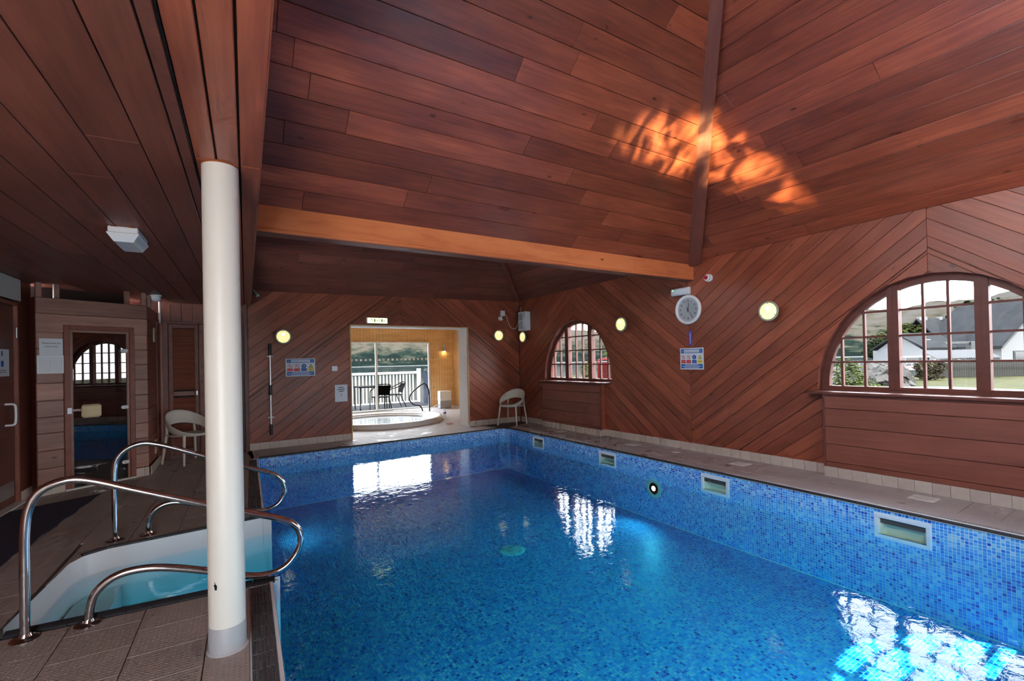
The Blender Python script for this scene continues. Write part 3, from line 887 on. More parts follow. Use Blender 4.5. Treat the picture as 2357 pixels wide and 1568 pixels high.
# dark coping
cope = struct('pool_coping', G().bbox((prx+.002, .35, -.06), (prx+.06, 8.3, -.012)), 'deckgrout', 'dark rounded coping along the pool edge')
def cop_mesh(L_, wd=.066):
    g = G(); pr = [(0, -.012), (.0, .010), (.005, .018), (.014, .021), (wd, .004), (wd, -.012)]
    g.prism([(p[0], p[1]) for p in pr], -L_/2, L_/2, V3(0, 0, 0), V3(1, 0, 0), V3(0, 0, 1)); return g.mesh('coping_tile', M['coping'], 50)
cmx = cop_mesh(.130)
k = int((8.27-.35)/.1335)
for i in range(k):
    put('coping_tile', cmx, cope, frame((prx-.004, .42+i*.1335, 0), (1, 0, 0), (0, 1, 0), (0, 0, 1)))
a, b = V3(plx(8.145)+.02, 8.145, 0), V3(prx-.16, 8.415, 0); t = (b-a).normalized(); L_ = (b-a).length; k = int(L_/.1335)
nn = V3(-t.y, t.x, 0)
for i in range(k):
    put('coping_tile', cmx, cope, frame(a+t*((i+.5)*L_/k)-nn*.004, nn, -t, Z))
for (p, q) in (((prx-.16, 8.415), (prx-.05, 8.385)), ((prx-.05, 8.385), (prx, 8.27))):
    p, q = V3(*p, 0), V3(*q, 0); t = (q-p).normalized(); nn = V3(-t.y, t.x, 0)
    put('coping_tile', cop_mesh((q-p).length+.02), cope, frame((p+q)/2-nn*.004, nn, -t, Z))

# skimmers
for (c, wd), lb_ in zip(SKIM, ('white-framed skimmer mouth nearest the camera in the right pool wall', 'second skimmer mouth from the camera, beside the underwater light', 'third skimmer mouth from the camera, past the underwater light', 'farthest small skimmer mouth near the far pool corner')):
    t = thing('pool_skimmer', lb_, 'skimmer', loc=(prx, c, -.15), group='skimmers in the right pool wall')
    hw = wd/2
    g = G(); z0, z1, b_ = -.11, .098, .03
    for q in (((-.006, -hw, z1-b_), (.02, hw, z1)), ((-.006, -hw, z0), (.02, hw, z0+b_)), ((-.006, -hw, z0+b_), (.02, -hw+b_, z1-b_)), ((-.006, hw-b_, z0+b_), (.02, hw, z1-b_))): g.rbox(*q, .003)
    obj('skimmer_frame', g, 'white', t)
    g = G(); i0, i1, yz = z0+b_, z1-b_, hw-b_
    P = [(0, -yz, i0), (0, yz, i0), (0, yz, i1), (0, -yz, i1), (.065, -yz*.75, i0), (.065, yz*.75, i0), (.065, yz*.75, i1), (.065, -yz*.75, i1)]
    g.add(P, [(0, 1, 5, 4), (1, 2, 6, 5), (2, 3, 7, 6), (3, 0, 4, 7), (4, 5, 6, 7)])
    obj('throat', g, 'skimmer', t)

# overflow grating on the left side
gr = struct('overflow_channel', G().add([V3(plx(.35)-.13, .35, -.03), V3(plx(.35)-.02, .35, -.03), V3(plx(3.49)-.02, 3.49, -.03), V3(plx(3.49)-.13, 3.49, -.03)], [(0, 1, 2, 3)]).add([V3(plx(5.0)-.13, 5.0, -.03), V3(plx(5.0)-.02, 5.0, -.03), V3(plx(8.14)-.02, 8.14, -.03), V3(plx(8.14)-.13, 8.14, -.03)], [(0, 1, 2, 3)]), 'gratelight', 'dark slatted overflow grating beside the pool')
sm = G().rbox((-.0075, -.064, -.024), (.0075, .064, 0), .002).mesh('slat', M['grate'])
nb = G().bbox((-.055, -.0018, -.02), (.055, .0018, -.002)).mesh('crossbar', M['gratelight'])
rng = [(1.9+i*.1335) for i in range(12)] + [(5.07+i*.1335) for i in range(23)]
for y in rng:
    for j in range(6):
        put('slat', sm, gr, frame((plx(y)-.029-j*.0185, y, -.001), LX, LD, Z))
    put('crossbar', nb, gr, frame((plx(y+.067)-.075, y+.067, -.002), LX, LD, Z))
for (y0, y1) in ((.35, 3.49), (4.98, 8.145)):
    g = G().add([V3(plx(y0)-.018, y0, -.2), V3(plx(y1)-.018, y1, -.2), V3(plx(y1)-.018, y1, .0), V3(plx(y0)-.018, y0, .0), V3(plx(y0), y0, -.2), V3(plx(y1), y1, -.2), V3(plx(y1), y1, -.004), V3(plx(y0), y0, -.004)], [(3, 2, 6, 7), (7, 6, 5, 4), (0, 1, 2, 3)])
    obj('edge_strip', g, 'white', gr)

# roman steps recess
st = struct('step_recess', G().bbox((-1.3, 3.4, -.95), (.2, 5.1, -.9)), 'gel', 'white moulded entry steps let into the deck')
def off_in(poly, d):
    cx = sum(p[0] for p in poly)/len(poly); cy_ = sum(p[1] for p in poly)/len(poly)
    return poly
sp = steps_poly
g = G(); k = len(sp)
vs = [V3(p[0], p[1], 0.002) for p in sp]+[V3(p[0]+(.03 if 0 < i < k-1 else 0), p[1]+(.012 if p[1] < 4 else -.02), -.9) for i, p in enumerate(sp)]
g.add(vs, [(i, i+1, k+i+1, k+i) for i in range(k-1)])
obj('recess_wall', g, 'gel', st, 35)
def tread(x0, x1, z):
    poly = clippoly([(x0, 3.4), (x1, 3.4), (x1, 5.1), (x0, 5.1)], [(.40, 3.52), (-1.0, 3.61), (-1.02, 3.69), (-.955, 4.61), (-.90, 4.73), (-.78, 4.80), (.40, 4.93)])
    return G().prism([(p[0], p[1]) for p in poly], -.92, z)
for x0, x1, z in ((-1.1, -.72, -.30), (-.72, -.40, -.48), (-.40, -.08, -.66), (-.08, .34, -.838)):
    obj('tread', tread(x0, x1, z), 'gel', st)
# end posts of the recess where it meets the pool
obj('corner_post', G().rbox((.285, 4.93, -.86), (.345, 4.975, -.01), .004), 'gel', st)
obj('corner_post', G().rbox((.225, 3.475, -.86), (.285, 3.515, -.01), .004), 'gel', st)
for (p, q) in ((V3(-1.02, 3.60, 0), V3(.27, 3.505, 0)), (V3(.345, 4.95, 0), V3(-.80, 4.83, 0)), (V3(-.80, 4.83, 0), V3(-.93, 4.75, 0)),):
    L_ = (q-p).length; t = (q-p).normalized(); k = max(1, round(L_/.1335)); nn = V3(t.y, -t.x, 0)
    msh = cop_mesh(L_/k-.003, .05)
    for i in range(k): put('coping_tile', msh, cope, frame(p+t*((i+.5)*L_/k), nn, t, Z))

# water (one body in pool and recess)
wp = [(plx(.36)-.0, .36), (prx+.2, .36), (prx+.2, 8.30), (prx-.05, 8.384), (prx-.16, 8.414), (plx(8.14), 8.144)]
g = G()
ring = [(.217, .36), (5.27, .36), (5.27, 8.25), (5.05, 8.28), (5.0, 8.385), (4.89, 8.414), (.416, 8.144), (plx(4.95), 4.95), (.36, 4.944), (-.80, 4.819), (-.93, 4.739), (-.984, 4.62), (-1.054, 3.68), (-1.029, 3.601), (.28, 3.507), (plx(3.50), 3.50)]
g.prism(ring, FZ-.1, WZ)
wtr = tag(obj('pool_water', g, 'water'), 'clear still blue water filling the pool', 'water', kind='stuff')

# underwater lights
def uw(name, x, y, z, nrm, lb_, lit):
    t = thing(name, lb_, 'pool light', frame((x, y, z), (0, 1, 0) if abs(nrm[0]) > .5 else (1, 0, 0), (0, 0, 1) if abs(nrm[0]) > .5 else (0, 1, 0), nrm))
    obj('bezel', G().lathe([(.135, 0), (.135, .006), (.12, .016), (.085, .016), (.08, .010)], 36), plain('pale green bezel %d' % lit, (.42, .62, .52), .4), t, 40)
    obj('lens_dish', G().lathe([(.082, .010), (.05, .004), (0, .003)], 24), 'offwhite', t, 60)
    obj('lens', G().lathe([(.038, .006), (.03, .016), (.015, .022), (0, .024)], 24), MATS['lamp on'] if lit else M['dome'], t, 60)
plain('lamp on', (.9, .88, .75), .3, emit=(1, .97, .80), es=2.5)
def pool_lamp(x, y, z, dx, dy, e):
    l = bpy.data.lights.new('pool_lamp_beam', 'SPOT'); l.energy = e; l.color = (.92, .97, 1); l.spot_size = rad(150); l.spot_blend = .8; l.shadow_soft_size = .06
    o = bpy.data.objects.new('pool_lamp_beam', l); COL.objects.link(o); o.location = (x, y, z); o.rotation_euler = V3(dx, dy, -.12).to_track_quat('-Z', 'Y').to_euler()
pool_lamp(prx-.06, 4.47, -.40, -1, 0, 7)
for yy in (2.3, 6.6): pool_lamp(plx(yy)+.06, yy, -.40, 1, 0, 3.5)  # added lamps on the unseen left wall, to brighten the water
pool_lamp(2.6, .42, -.40, 0, 1, 48)  # added lamp on the unseen near end wall, also brightening the water
uw('underwater_light', plx(2.3)+.002, 2.3, -.40, (1, 0, 0), 'added unseen underwater lamp in the left pool wall near the column', True)
uw('underwater_light', plx(6.6)+.002, 6.6, -.40, (1, 0, 0), 'added unseen underwater lamp in the left pool wall past the steps', True)
uw('underwater_light', 2.6, .352, -.40, (0, 1, 0), 'added unseen underwater lamp in the near end wall of the pool', True)
uw('underwater_light', prx-.001, 4.47, -.40, (-1, 0, 0), 'round underwater lamp glowing in the right pool wall', True)
t = thing('floor_drain', 'pale round drain cover on the pool floor', 'drain cover', loc=(2.883, 4.72, FZ))
obj('cover', G().lathe([(.15, .002), (.15, .008), (.13, .014), (0, .018)], 36), plain('pale teal plastic', (.55, .78, .76), .5), t, 40)
for i in range(5): obj('slot', G().bbox((-.08, -.09+i*.04, .0165), (.08, -.082+i*.04, .019)), 'greypaint', t)

# ================================================================== WINDOWS
def arched_window(name, O, U, yc, hw, z0, z1, recess, label, vb_off=.345):
    """three-light arched window; local x along the wall, z up, +y outwards"""
    Nn = U.cross(Z)
    root = put(name, None, None, frame(O+U*yc, U, -Nn, Z)); root.empty_display_size = .1
    root['kind'] = 'structure'; root['label'] = label
    X, Yv = V3(1, 0, 0), V3(0, 0, 1)   # prism frame: U x W = -y  (depth positive = into the room)
    def pr(poly, d0, d1, nm, m, parent=root, smooth=None):
        return obj(nm, G().prism(poly, d0, d1, V3(0, 0, 0), X, Yv), m, parent, smooth)
    A0 = arch(0, hw, z0, z1, 28); A1 = arch(0, hw-.085, z0+.055, z1-.075, 28)
    g = G()
    for i in range(28):
        g.prism([A0[i], A0[i+1], A1[i+1], A1[i]], -recess-.07, -recess+.0)
    g2 = G()
    vs = []; n = 28
    for d in (-recess-.07, -recess):
        vs += [V3(p[0], -d, p[1]) for p in A0]+[V3(p[0], -d, p[1]) for p in A1]
    k = n+1
    fs = []
    for i in range(n):
        fs += [(2*k+i, 2*k+i+1, 3*k+i+1, 3*k+i), (i+1, i, k+i, k+i+1), (k+i, 3*k+i, 3*k+i+1, k+i+1)]
    g2.add(vs, fs)
    obj('window_frame', g2, 'trimwood', root)
    pr([(-hw, z0), (hw, z0), (hw, z0+.055), (-hw, z0+.055)], -recess-.075, -recess+.004, 'bottom_rail', 'trimwood')
    inner = A1
    zt = lambda x: z0+.055+(z1-.075-z0-.055)*sqrt(max(0, 1-(x/(hw-.085))**2))
    for sx in (-vb_off, vb_off):
        pr(clippoly(rect(sx-.05, z0+.03, sx+.05, z1), A0), -recess-.08, -recess+.02, 'mullion', 'trimwood')
        pr(clippoly(rect(sx-.004, z0+.05, sx+.004, z1-.07), A0), -recess+.02, -recess+.024, 'mullion_bead', 'trimwood')
    bars_x = []
    bw = .011
    cen = [(-vb_off+.05), (vb_off-.05)]
    cw = (cen[1]-cen[0])/3
    cols = [[cen[0]+cw*i for i in range(4)]]
    lw = (hw-.085-vb_off-.05)
    sw = lw/2.6
    left = [-vb_off-.05-sw*i for i in range(4)][::-1]; right = [vb_off+.05+sw*i for i in range(4)]
    allcols = [left, cols[0], right]
    rows = [z0+.055+.279*i for i in range(6)]
    for cx in allcols:
        lo, hi = max(cx[0], -hw+.085), min(cx[-1], hw-.085)
        for x in cx[1:-1]:
            if abs(x) < hw-.1:
                q = clippoly(rect(x-bw, z0+.04, x+bw, z1-.06), inner)
                if q: pr(q, -recess-.055, -recess-.012, 'glazing_bar', 'trimwood')
        for z in rows[1:]:
            q = clippoly(rect(lo, z-bw, hi, z+bw), inner)
            if len(q) > 2 and max(p[0] for p in q)-min(p[0] for p in q) > .05: pr(q, -recess-.053, -recess-.014, 'glazing_bar', 'trimwood')
        for i in range(len(cx)-1):
            for j in range(len(rows)-1):
                q = clippoly(rect(max(cx[i], -hw+.08), rows[j], min(cx[i+1], hw-.08), rows[j+1]), inner)
                if len(q) > 2 and (max(p[0] for p in q)-min(p[0] for p in q)) > .03 and (max(p[1] for p in q)-min(p[1] for p in q)) > .03:
                    pr(q, -recess-.036, -recess-.031, 'pane', 'glass')
    return root
wbig = arched_window('window_1', RO, RU, *BIG, .10, 'large arched window on the right wall')
wsml = arched_window('window_2', RO, RU, *SML, .10, 'small far arched window on the right wall')
wfr = arched_window('window_3', FO, FU, *FW, .10, 'arched window behind the camera')
portal('portal_big', RO+RU*BIG[0]+V3(.22, 0, 1.6), (0, 1, 0), (0, 0, 1), 2.1, 1.25)
portal('portal_small', RO+RU*SML[0]+V3(.22, 0, 1.6), (0, 1, 0), (0, 0, 1), 2.0, 1.25)

# sills and boxed panels below the right-hand windows
RM = frame(RO, RU, -RN, Z)     # local: x = -y world, y = out, z = up
def sill(u0, u1, parent):
    obj('window_sill', G().rbox((u0, -.165, .952), (u1, .10, .982), .005), 'trimwood', None and parent, None, RM)
for (u0, u1, s0, s1, nm, lb_, wob) in ((-2.69, -.78, -2.875, -.60, 'wall_panel', 'boxed board panel under the large arched window', wbig), (-8.13, -6.385, -8.21, -6.19, 'wall_panel', 'boxed board panel under the small arched window', wsml)):
    o = obj(nm, G().bbox((u0+.004, -.104, .1), (u1-.004, .02, .955)), 'groove', None, None, RM)
    tag(o, lb_, kind='structure')
    for z0, z1 in ((.118, .172), (.176, .378), (.382, .580), (.584, .788), (.792, .926)):
        g = G().rbox((-(u1-u0)/2, -(z1-z0)/2, -.012), ((u1-u0)/2, (z1-z0)/2, 0), .003)
        c = V3((u0+u1)/2, -.118, (z0+z1)/2); b_ = put('plank', g.mesh('plank', M['panel']), o); b_.matrix_local = frame(c, (1, 0, 0), (0, 0, 1), (0, -1, 0))
    obj('top_rail', G().rbox((u0, -.124, .928), (u1, -.10, .954), .003), 'trimwood', o)
    for ue in (u0, u1):
        sg = -1 if ue == u0 else 1
        obj('corner_trim', G().rbox((ue-.012, -.126, .1), (ue+.012, -.09, .953), .003), 'trimwood', o)
        obj('end_board', G().bbox((ue-.006*sg*2, -.105, .1), (ue+.004*sg, .0, .953)), 'wood', o)
    sl_ = obj('window_sill', G().rbox((s0, -.165, .953), (s1, .11, .983), .006), M['sill'] if 'sill' in M else 'trimwood', o)

# skirting tiles (baseboards)
def skirt(name, O, U, segs_, label, z1=.118, tw=.1345):
    Nn = U.cross(Z)
    base = G()
    for u0, u1, d in segs_: base.prism(rect(u0, -.01, u1, z1-.003), d-.01, d+.004, O, U, Z)
    b_ = struct(name, base, 'skirtgrout', label)
    for u0, u1, d in segs_:
        k = max(1, round((u1-u0)/tw)); w_ = (u1-u0)/k
        g = G().rbox((-w_/2+.0012, -.0585, -.006), (w_/2-.0012, .0585, .008), .002); me = g.mesh('tile', M['skirt'])
        for i in range(k): put('tile', me, b_, frame(O+U*(u0+w_*(i+.5))+Nn*(d+.002)+Z*.0595, U, Z, Nn))
    return b_
skirt('baseboard_right', RO, RU, [(-9.11, -8.13, .0), (-8.13, -6.385, .12), (-6.385, -2.69, 0), (-2.69, -.78, .12), (-.78, .45, 0)], 'beige tile skirting along the right wall')
for ue, d in ((-6.385, 1), (-2.69, -1), (-8.13, -1)):
    g = G().rbox((ue-.004 if d > 0 else ue-.008, -.128, 0), (ue+.010 if d > 0 else ue+.004, 0, .118), .002)
    tag(obj('skirting_return', g, 'skirt', None, None, RM), kind='structure')
skirt('baseboard_back', BO, BU, [(.345, 2.02, 0), (4.53, 5.86, 0)], 'beige tile skirting along the back wall', .112, .158)

# ================================================================== SPA ROOM behind the opening
gd = G()
dl_, dr_, dh = 2.02, 4.53, 2.165
jm = struct('door_1', G().prism(rect(dl_, 0, dl_+.018, dh), -.42, .02, BO, BU, Z), 'pine', 'pine lined opening to the spa room')
obj('jamb', G().prism(rect(dr_-.018, .0, dr_, dh), -.42, .02, BO, BU, Z), 'pine', jm)
obj('head', G().prism(rect(dl_, dh-.018, dr_, dh), -.42, .02, BO, BU, Z), 'pine', jm)
obj('jamb_lining', G().prism(rect(dr_-.03, .0, dr_-.018, dh-.018), -.40, -.02, BO, BU, Z), 'white', jm)
obj('head_lining', G().prism(rect(dl_+.018, dh-.03, dr_-.018, dh-.018), -.40, -.02, BO, BU, Z), 'white', jm)
obj('kick_block', G().prism(rect(dr_-.045, 0, dr_+.0, .04), -.2, .03, BO, BU, Z), 'white', jm)
YS = 13.95
sf = strips(None, V3(0, 0, 0), V3(1, 0, 0), V3(0, 1, 0), [[(1.0, 9.0), (6.5, 9.2), (6.5, YS), (1.0, YS)]], [[(3.3+1.33*cos(i*pi/10), 11.42+1.33*sin(i*pi/10)) for i in range(20)]], 0, .2, 'spafloor' if 'spafloor' in M else 'deckgrey', join='floor', gap=0, thick=.1, off=-.006)
sf['kind'] = 'structure'; sf['label'] = 'pale tiled spa room floor'
def pinewall(name, O, U, reg_, holes, label):
    b_ = strips(None, O, U, Z, [reg_], holes, 0, .2, 'pine', join=name, gap=0, thick=.12, off=-.012); b_['kind'] = 'structure'; b_['label'] = label
    p = strips(b_, O, U, Z, [reg_], holes, pi/2, .095, 'pine', join='board_cladding', gap=.006, thick=.012, off=0); p['kind'] = 'stuff'
    return b_
pinewall('wall_spa_end', V3(0, YS, 0), V3(1, 0, 0), rect(1.0, 0, 6.42, 2.5), [rect(2.2, -.1, 5.57, 2.07)], 'pine boarded end wall of the spa room')
pinewall('wall_spa_side', V3(6.40, 0, 0), V3(0, -1, 0), rect(-YS, 0, -9.3, 2.5), [], 'pine boarded side wall of the spa room')
tag(obj('wall_spa_return', G().bbox((5.95, 9.24, 0), (6.55, 9.34, 2.6)), 'pine'), kind='structure')
tag(obj('wall_spa_left', G().bbox((.9, 9.25, 0), (1.0, YS, 2.6)), 'pine'), kind='structure')
struct('ceiling', G().bbox((.9, 9.25, 2.5), (6.6, YS+.1, 2.6)), 'pine', 'pine ceiling of the spa room')
portal('portal_spa', (3.9, YS+.15, 1.05), (1, 0, 0), (0, 0, 1), 3.3, 2.0)
# sliding glass door
sd = struct('window_4', G().rbox((2.2, YS-.05, 2.03), (5.57, YS+.05, 2.075), .004), 'offwhite', 'sliding glass doors of the spa room')
obj('bottom_track', G().rbox((2.2, YS-.05, 0), (5.57, YS+.05, .03), .004), 'offwhite', sd)
for x in (2.22, 3.875, 5.55):
    obj('stile', G().rbox((x-.03, YS-.03, .03), (x+.03, YS+.03, 2.03), .004), 'offwhite', sd)
obj('pane', G().bbox((2.25, YS-.004, .03), (3.845, YS+.004, 2.03)), 'glass', sd)
obj('pane', G().bbox((3.905, YS-.004, .03), (5.52, YS+.004, 2.03)), 'glass', sd)
mk = G().bbox((-.032, -.001, -.032), (.032, .001, .032)).mesh('glass_marker', M['paper'])
for i in range(24):
    x = 2.35+i*.135
    if abs(x-3.875) > .05 and x < 5.5: put('glass_marker', mk, sd, None, (x, YS-.006, 1.53))
# spa tub
tub = thing('spa_tub', 'round sunken spa tub with pale stepped rim behind the opening', 'spa tub', loc=(3.3, 11.42, 0))
obj('rim', G().lathe([(1.46, -.02), (1.46, .07), (1.44, .10), (1.40, .105), (1.38, .085), (1.34, .08), (1.32, .065), (1.28, .06), (1.26, .03), (1.22, .02), (1.18, -.05), (1.1, -.5), (.9, -.55), (0, -.55)], 72), 'gel', tub, 30)
obj('spa_water', G().lathe([(1.19, -.03), (1.21, .005), (0, .005)], 64), 'spawater', tub)
hr = [(4.982, .0), (4.982, .531), (4.953, .677), (4.90, .775), (4.847, .815), (4.78, .815), (4.652, .732), (4.438, .561), (4.393, .443), (4.40, .36), (4.453, .278), (4.557, .22), (4.65, .215), (4.70, .19), (4.75, .13), (4.786, .0)]
def smooth_path(pts, it=2):
    P = [Vector(p) for p in pts]
    for _ in range(it):
        Q = [P[0]]
        for a, b in zip(P[:-1], P[1:]): Q += [a*.75+b*.25, a*.25+b*.75]
        Q.append(P[-1]); P = Q
    return P
t = thing('handrail', 'dark looped spa handrail beside the glass doors', 'handrail', loc=(4.88, 12.55, 0))
obj('rail_tube', G().tube(smooth_path([(x-4.88, 0, z) for x, z in hr]), .019, 10), plain('dark anodised tube', (.05, .05, .055), .3, .8), t, 60)
for x in (.102, -.094): obj('flange', G().lathe([(.045, 0), (.045, .006), (.022, .01)], 18, V3(x, 0, 0)), 'chrome', t, 40)
# dehumidifier
t = thing('dehumidifier', 'white and grey dehumidifier on the spa room floor', 'dehumidifier', loc=(5.775, 13.3, 0))
obj('body', G().rbox((-.19, -.11, .23), (.19, .11, .53), .02), 'white', t)
obj('water_tank', G().rbox((-.185, -.105, .0), (.185, .105, .228), .015), 'greypaint', t)
obj('button', G().lathe([(.022, 0), (.022, .006), (0, .008)], 16, V3(-.01, -.11, .40), V3(0, -1, 0)), 'paper', t, 40)
obj('hose', G().tube(smooth_path([(-.15, .02, .12), (-.35, -.05, .09), (-.48, -.08, .02)]), .012, 8), 'white', t, 60)
t = thing('drinks_bottle', 'clear plastic bottle with purple label standing on the spa floor', 'bottle', loc=(4.84, 11.15, 0))
obj('bottle_body', G().lathe([(0, 0), (.032, 0), (.036, .01), (.036, .15), (.03, .175), (.014, .20), (.014, .215)], 20), 'bottle', t, 50)
obj('bottle_label', G().lathe([(.0365, .085), (.0365, .125)], 20), plain('purple label', (.25, .12, .5), .5), t, 50)
obj('cap', G().lathe([(.016, .213), (.016, .235), (0, .235)], 16), 'white', t, 40)
t = thing('wall_light', 'small steel cylinder up-and-down light on the pine wall', 'wall light', loc=(6.06, YS-.003, 1.87))
obj('cylinder', G().lathe([(.035, -.10), (.04, -.10), (.04, .10), (.035, .10)], 24, V3(0, -.06, 0)), 'steel', t, 40)
obj('bracket', G().rbox((-.015, -.03, -.02), (.015, 0, .02), .003), 'steel', t)
obj('lamp', G().lathe([(.03, 0), (.03, .02), (0, .02)], 16, V3(0, -.06, -.105)), plain('warm bulb', (1, .9, .7), .5, emit=(1, .75, .35), es=18), t)
tag(obj('wall_socket', G().rbox((6.37, 12.55, .12), (6.405, 12.63, .26), .004), 'white'), 'white socket low on the pine side wall', 'socket')
tag(obj('floor_towel', G().grid(lambda a, b: (4.30+.16*a, 9.78+.1*b, .004+.012*abs(sin(7*a+3*b))), 10, 8), plain('red cloth', (.45, .10, .06), .9), None, 60), 'small reddish cloth lying by the opening jamb', 'cloth')
# balcony beyond the glass
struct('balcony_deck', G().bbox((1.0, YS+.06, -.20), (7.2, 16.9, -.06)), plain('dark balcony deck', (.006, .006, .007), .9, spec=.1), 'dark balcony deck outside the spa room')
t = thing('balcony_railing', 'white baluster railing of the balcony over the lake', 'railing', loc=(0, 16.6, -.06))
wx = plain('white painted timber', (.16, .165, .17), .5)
obj('top_rail', G().rbox((1.0, -.05, 1.07), (6.22, .05, 1.16), .01), wx, t)
obj('bottom_rail', G().rbox((1.0, -.03, .02), (6.2, .03, .07), .006), wx, t)
obj('end_post', G().rbox((6.12, -.06, 0), (6.25, .06, 1.26), .01), wx, t)
bme = G().rbox((-.024, -.018, .05), (.024, .018, 1.08), .004).mesh('baluster', wx)
for i in range(41): put('baluster', bme, t, None, (1.08+i*.122, 0, 0))
t = thing('slatted_screen', 'blue-grey slatted fence at the end of the balcony', 'fence', loc=(6.22, 16.2, -.1))
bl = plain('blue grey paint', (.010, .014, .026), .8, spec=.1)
for i in range(9): obj('slat', G().rbox((.0+i*.055, -.0, 0), (.048+i*.055, .02, 1.18+.02*(i % 2)), .003), bl, t)
obj('wire_curl', G().tube([(.25+.25*sin(i*.55)*1.0+.0, -.02, 1.24+.05*cos(i*1.9)) for i in range(60)], .006, 5), 'black', t)
bk = plain('black garden furniture', (.0015, .0015, .002), .9, spec=.05)
t = thing('garden_table', 'square black table on the balcony', 'table', loc=(3.99, 15.2, -.06))
obj('tabletop', G().rbox((-.43, -.4, .72), (.43, .4, .755), .008), bk, t)
for sx in (-1, 1):
    for sy in (-1, 1): obj('leg', G().tube([(sx*.38, sy*.35, 0), (sx*.38, sy*.35, .73)], .018, 8), bk, t)
def gchair(x, y, rz, lb_):
    t = thing('garden_chair', lb_, 'chair', Matrix.Translation((x, y, -.06)) @ Matrix.Rotation(rz, 4, 'Z'), group='garden chairs on the balcony')
    obj('seat', G().rbox((-.23, -.22, .42), (.23, .22, .445), .008), bk, t)
    obj('backrest', G().add([(-.21, .21, .5), (.21, .21, .5), (.24, .31, .80), (-.24, .31, .80), (-.21, .225, .5), (.21, .225, .5), (.24, .325, .80), (-.24, .325, .80)], [(0, 1, 2, 3), (7, 6, 5, 4), (0, 4, 5, 1), (1, 5, 6, 2), (2, 6, 7, 3), (3, 7, 4, 0)]), bk, t)
    for sx in (-1, 1):
        obj('arm_frame', G().tube(smooth_path([(sx*.27, -.24, 0), (sx*.26, -.22, .45), (sx*.26, -.22, .64), (sx*.25, .05, .67), (sx*.24, .33, .82), (sx*.1, .34, .84), (0, .34, .84)]), .014, 8), bk, t)
        obj('rear_leg', G().tube([(sx*.23, .15, .43), (sx*.26, .34, 0)], .014, 8), bk, t)
gchair(4.14, 14.50, pi, 'black garden chair in front of the balcony table')
gchair(4.80, 15.25, -pi/2, 'black garden chair side-on to the balcony table')

# ================================================================== LEFT SIDE: column, sauna, doors
cx_, cy_c = -.003, 2.785
t = struct('column', G().lathe([(.0815, .0), (.0815, 2.448)], 40, V3(cx_, cy_c, 0)), 'column', 'cream painted round steel column with grey foot', 40)
obj('foot_band', G().lathe([(.0835, .0), (.0835, .128), (.0822, .130)], 40, V3(cx_, cy_c, 0)), 'greypaint', t, 40)
obj('sealant', G().lathe([(.092, .0), (.086, .008), (.083, .010)], 40, V3(cx_, cy_c, 0)), 'greypaint', t, 40)
g = G()
chip = [(-.006, -.02), (.004, -.021), (.006, -.004), (.011, .004), (.004, .006), (.005, .021), (-.001, .008), (-.008, .001)]
th = math.atan2(-cy_c, -cx_)-.62
n_ = V3(cos(th), sin(th), 0); tx = V3(-sin(th), cos(th), 0)
g.prism([(-p[0], p[1]) for p in chip], .0815, .0824, V3(cx_, cy_c, .345), Z.cross(n_)*-1 if False else tx, Z)
obj('paint_chip', g, 'black', t)
obj('rust_edge', G().lathe([(.0822, 2.437), (.0822, 2.448)], 40, V3(cx_, cy_c, 0)), 'rust', t, 40)

# handrails
def rail(name, y, pts, fl, lb_):
    x0 = fl[0]
    t = thing(name, lb_, 'handrail', loc=(x0, y, 0), group='chrome handrails beside the entry steps')
    obj('rail_tube', G().tube(smooth_path([(x-x0, 0, z) for x, z in pts], 3), .0215, 16), 'chrome', t, 80)
    for x in fl: obj('flange', G().lathe([(.062, 0), (.062, .004), (.05, .012), (.03, .016), (.024, .03)], 28, V3(x-x0, 0, 0)), 'chrome', t, 30)
rail('pool_handrail', 3.475, [(-.915, 0), (-.914, .30), (-.912, .60), (-.89, .72), (-.84, .79), (-.73, .822), (-.62, .79), (-.476, .722), (-.083, .557), (.13, .468), (.294, .402), (.385, .35), (.425, .28), (.43, .21), (.405, .14), (.34, .07), (.26, .04), (.124, .055), (-.089, .148), (-.30, .225), (-.42, .25), (-.53, .245), (-.60, .205), (-.65, .14), (-.664, 0)], (-.915, -.664), 'near looped chrome handrail in front of the white entry steps')
rail('pool_handrail', 5.03, [(-.785, 0), (-.786, .3), (-.789, .573), (-.77, .68), (-.70, .76), (-.593, .79), (-.50, .765), (-.414, .733), (-.114, .60), (.193, .462), (.374, .39), (.45, .33), (.487, .25), (.487, .17), (.45, .10), (.39, .055), (.30, .04), (.187, .06), (-.12, .158), (-.30, .225), (-.40, .248), (-.48, .235), (-.54, .185), (-.567, .10), (-.567, 0)], (-.785, -.567), 'far looped chrome handrail behind the white entry steps')

# rubber mat
g = G()
mp_ = [(-1.21, 6.98), (-1.99, 6.62), (-2.10, 4.0), (-1.50, 3.9)]
k = 26
edge = []
for i in range(k+1):
    a_ = i/k; x = -1.50+(.29)*a_; y = 3.9+3.08*a_
    edge.append((x+.012*sin(i*1.7)*(1 if 6 < i < 22 else .3), y))
g.prism(edge+[(-1.93, 6.62), (-1.99, 3.9)], .001, .010)
tag(obj('rubber_mat', g, 'mat'), 'dark blue rubber mat on the deck before the sauna', 'mat')

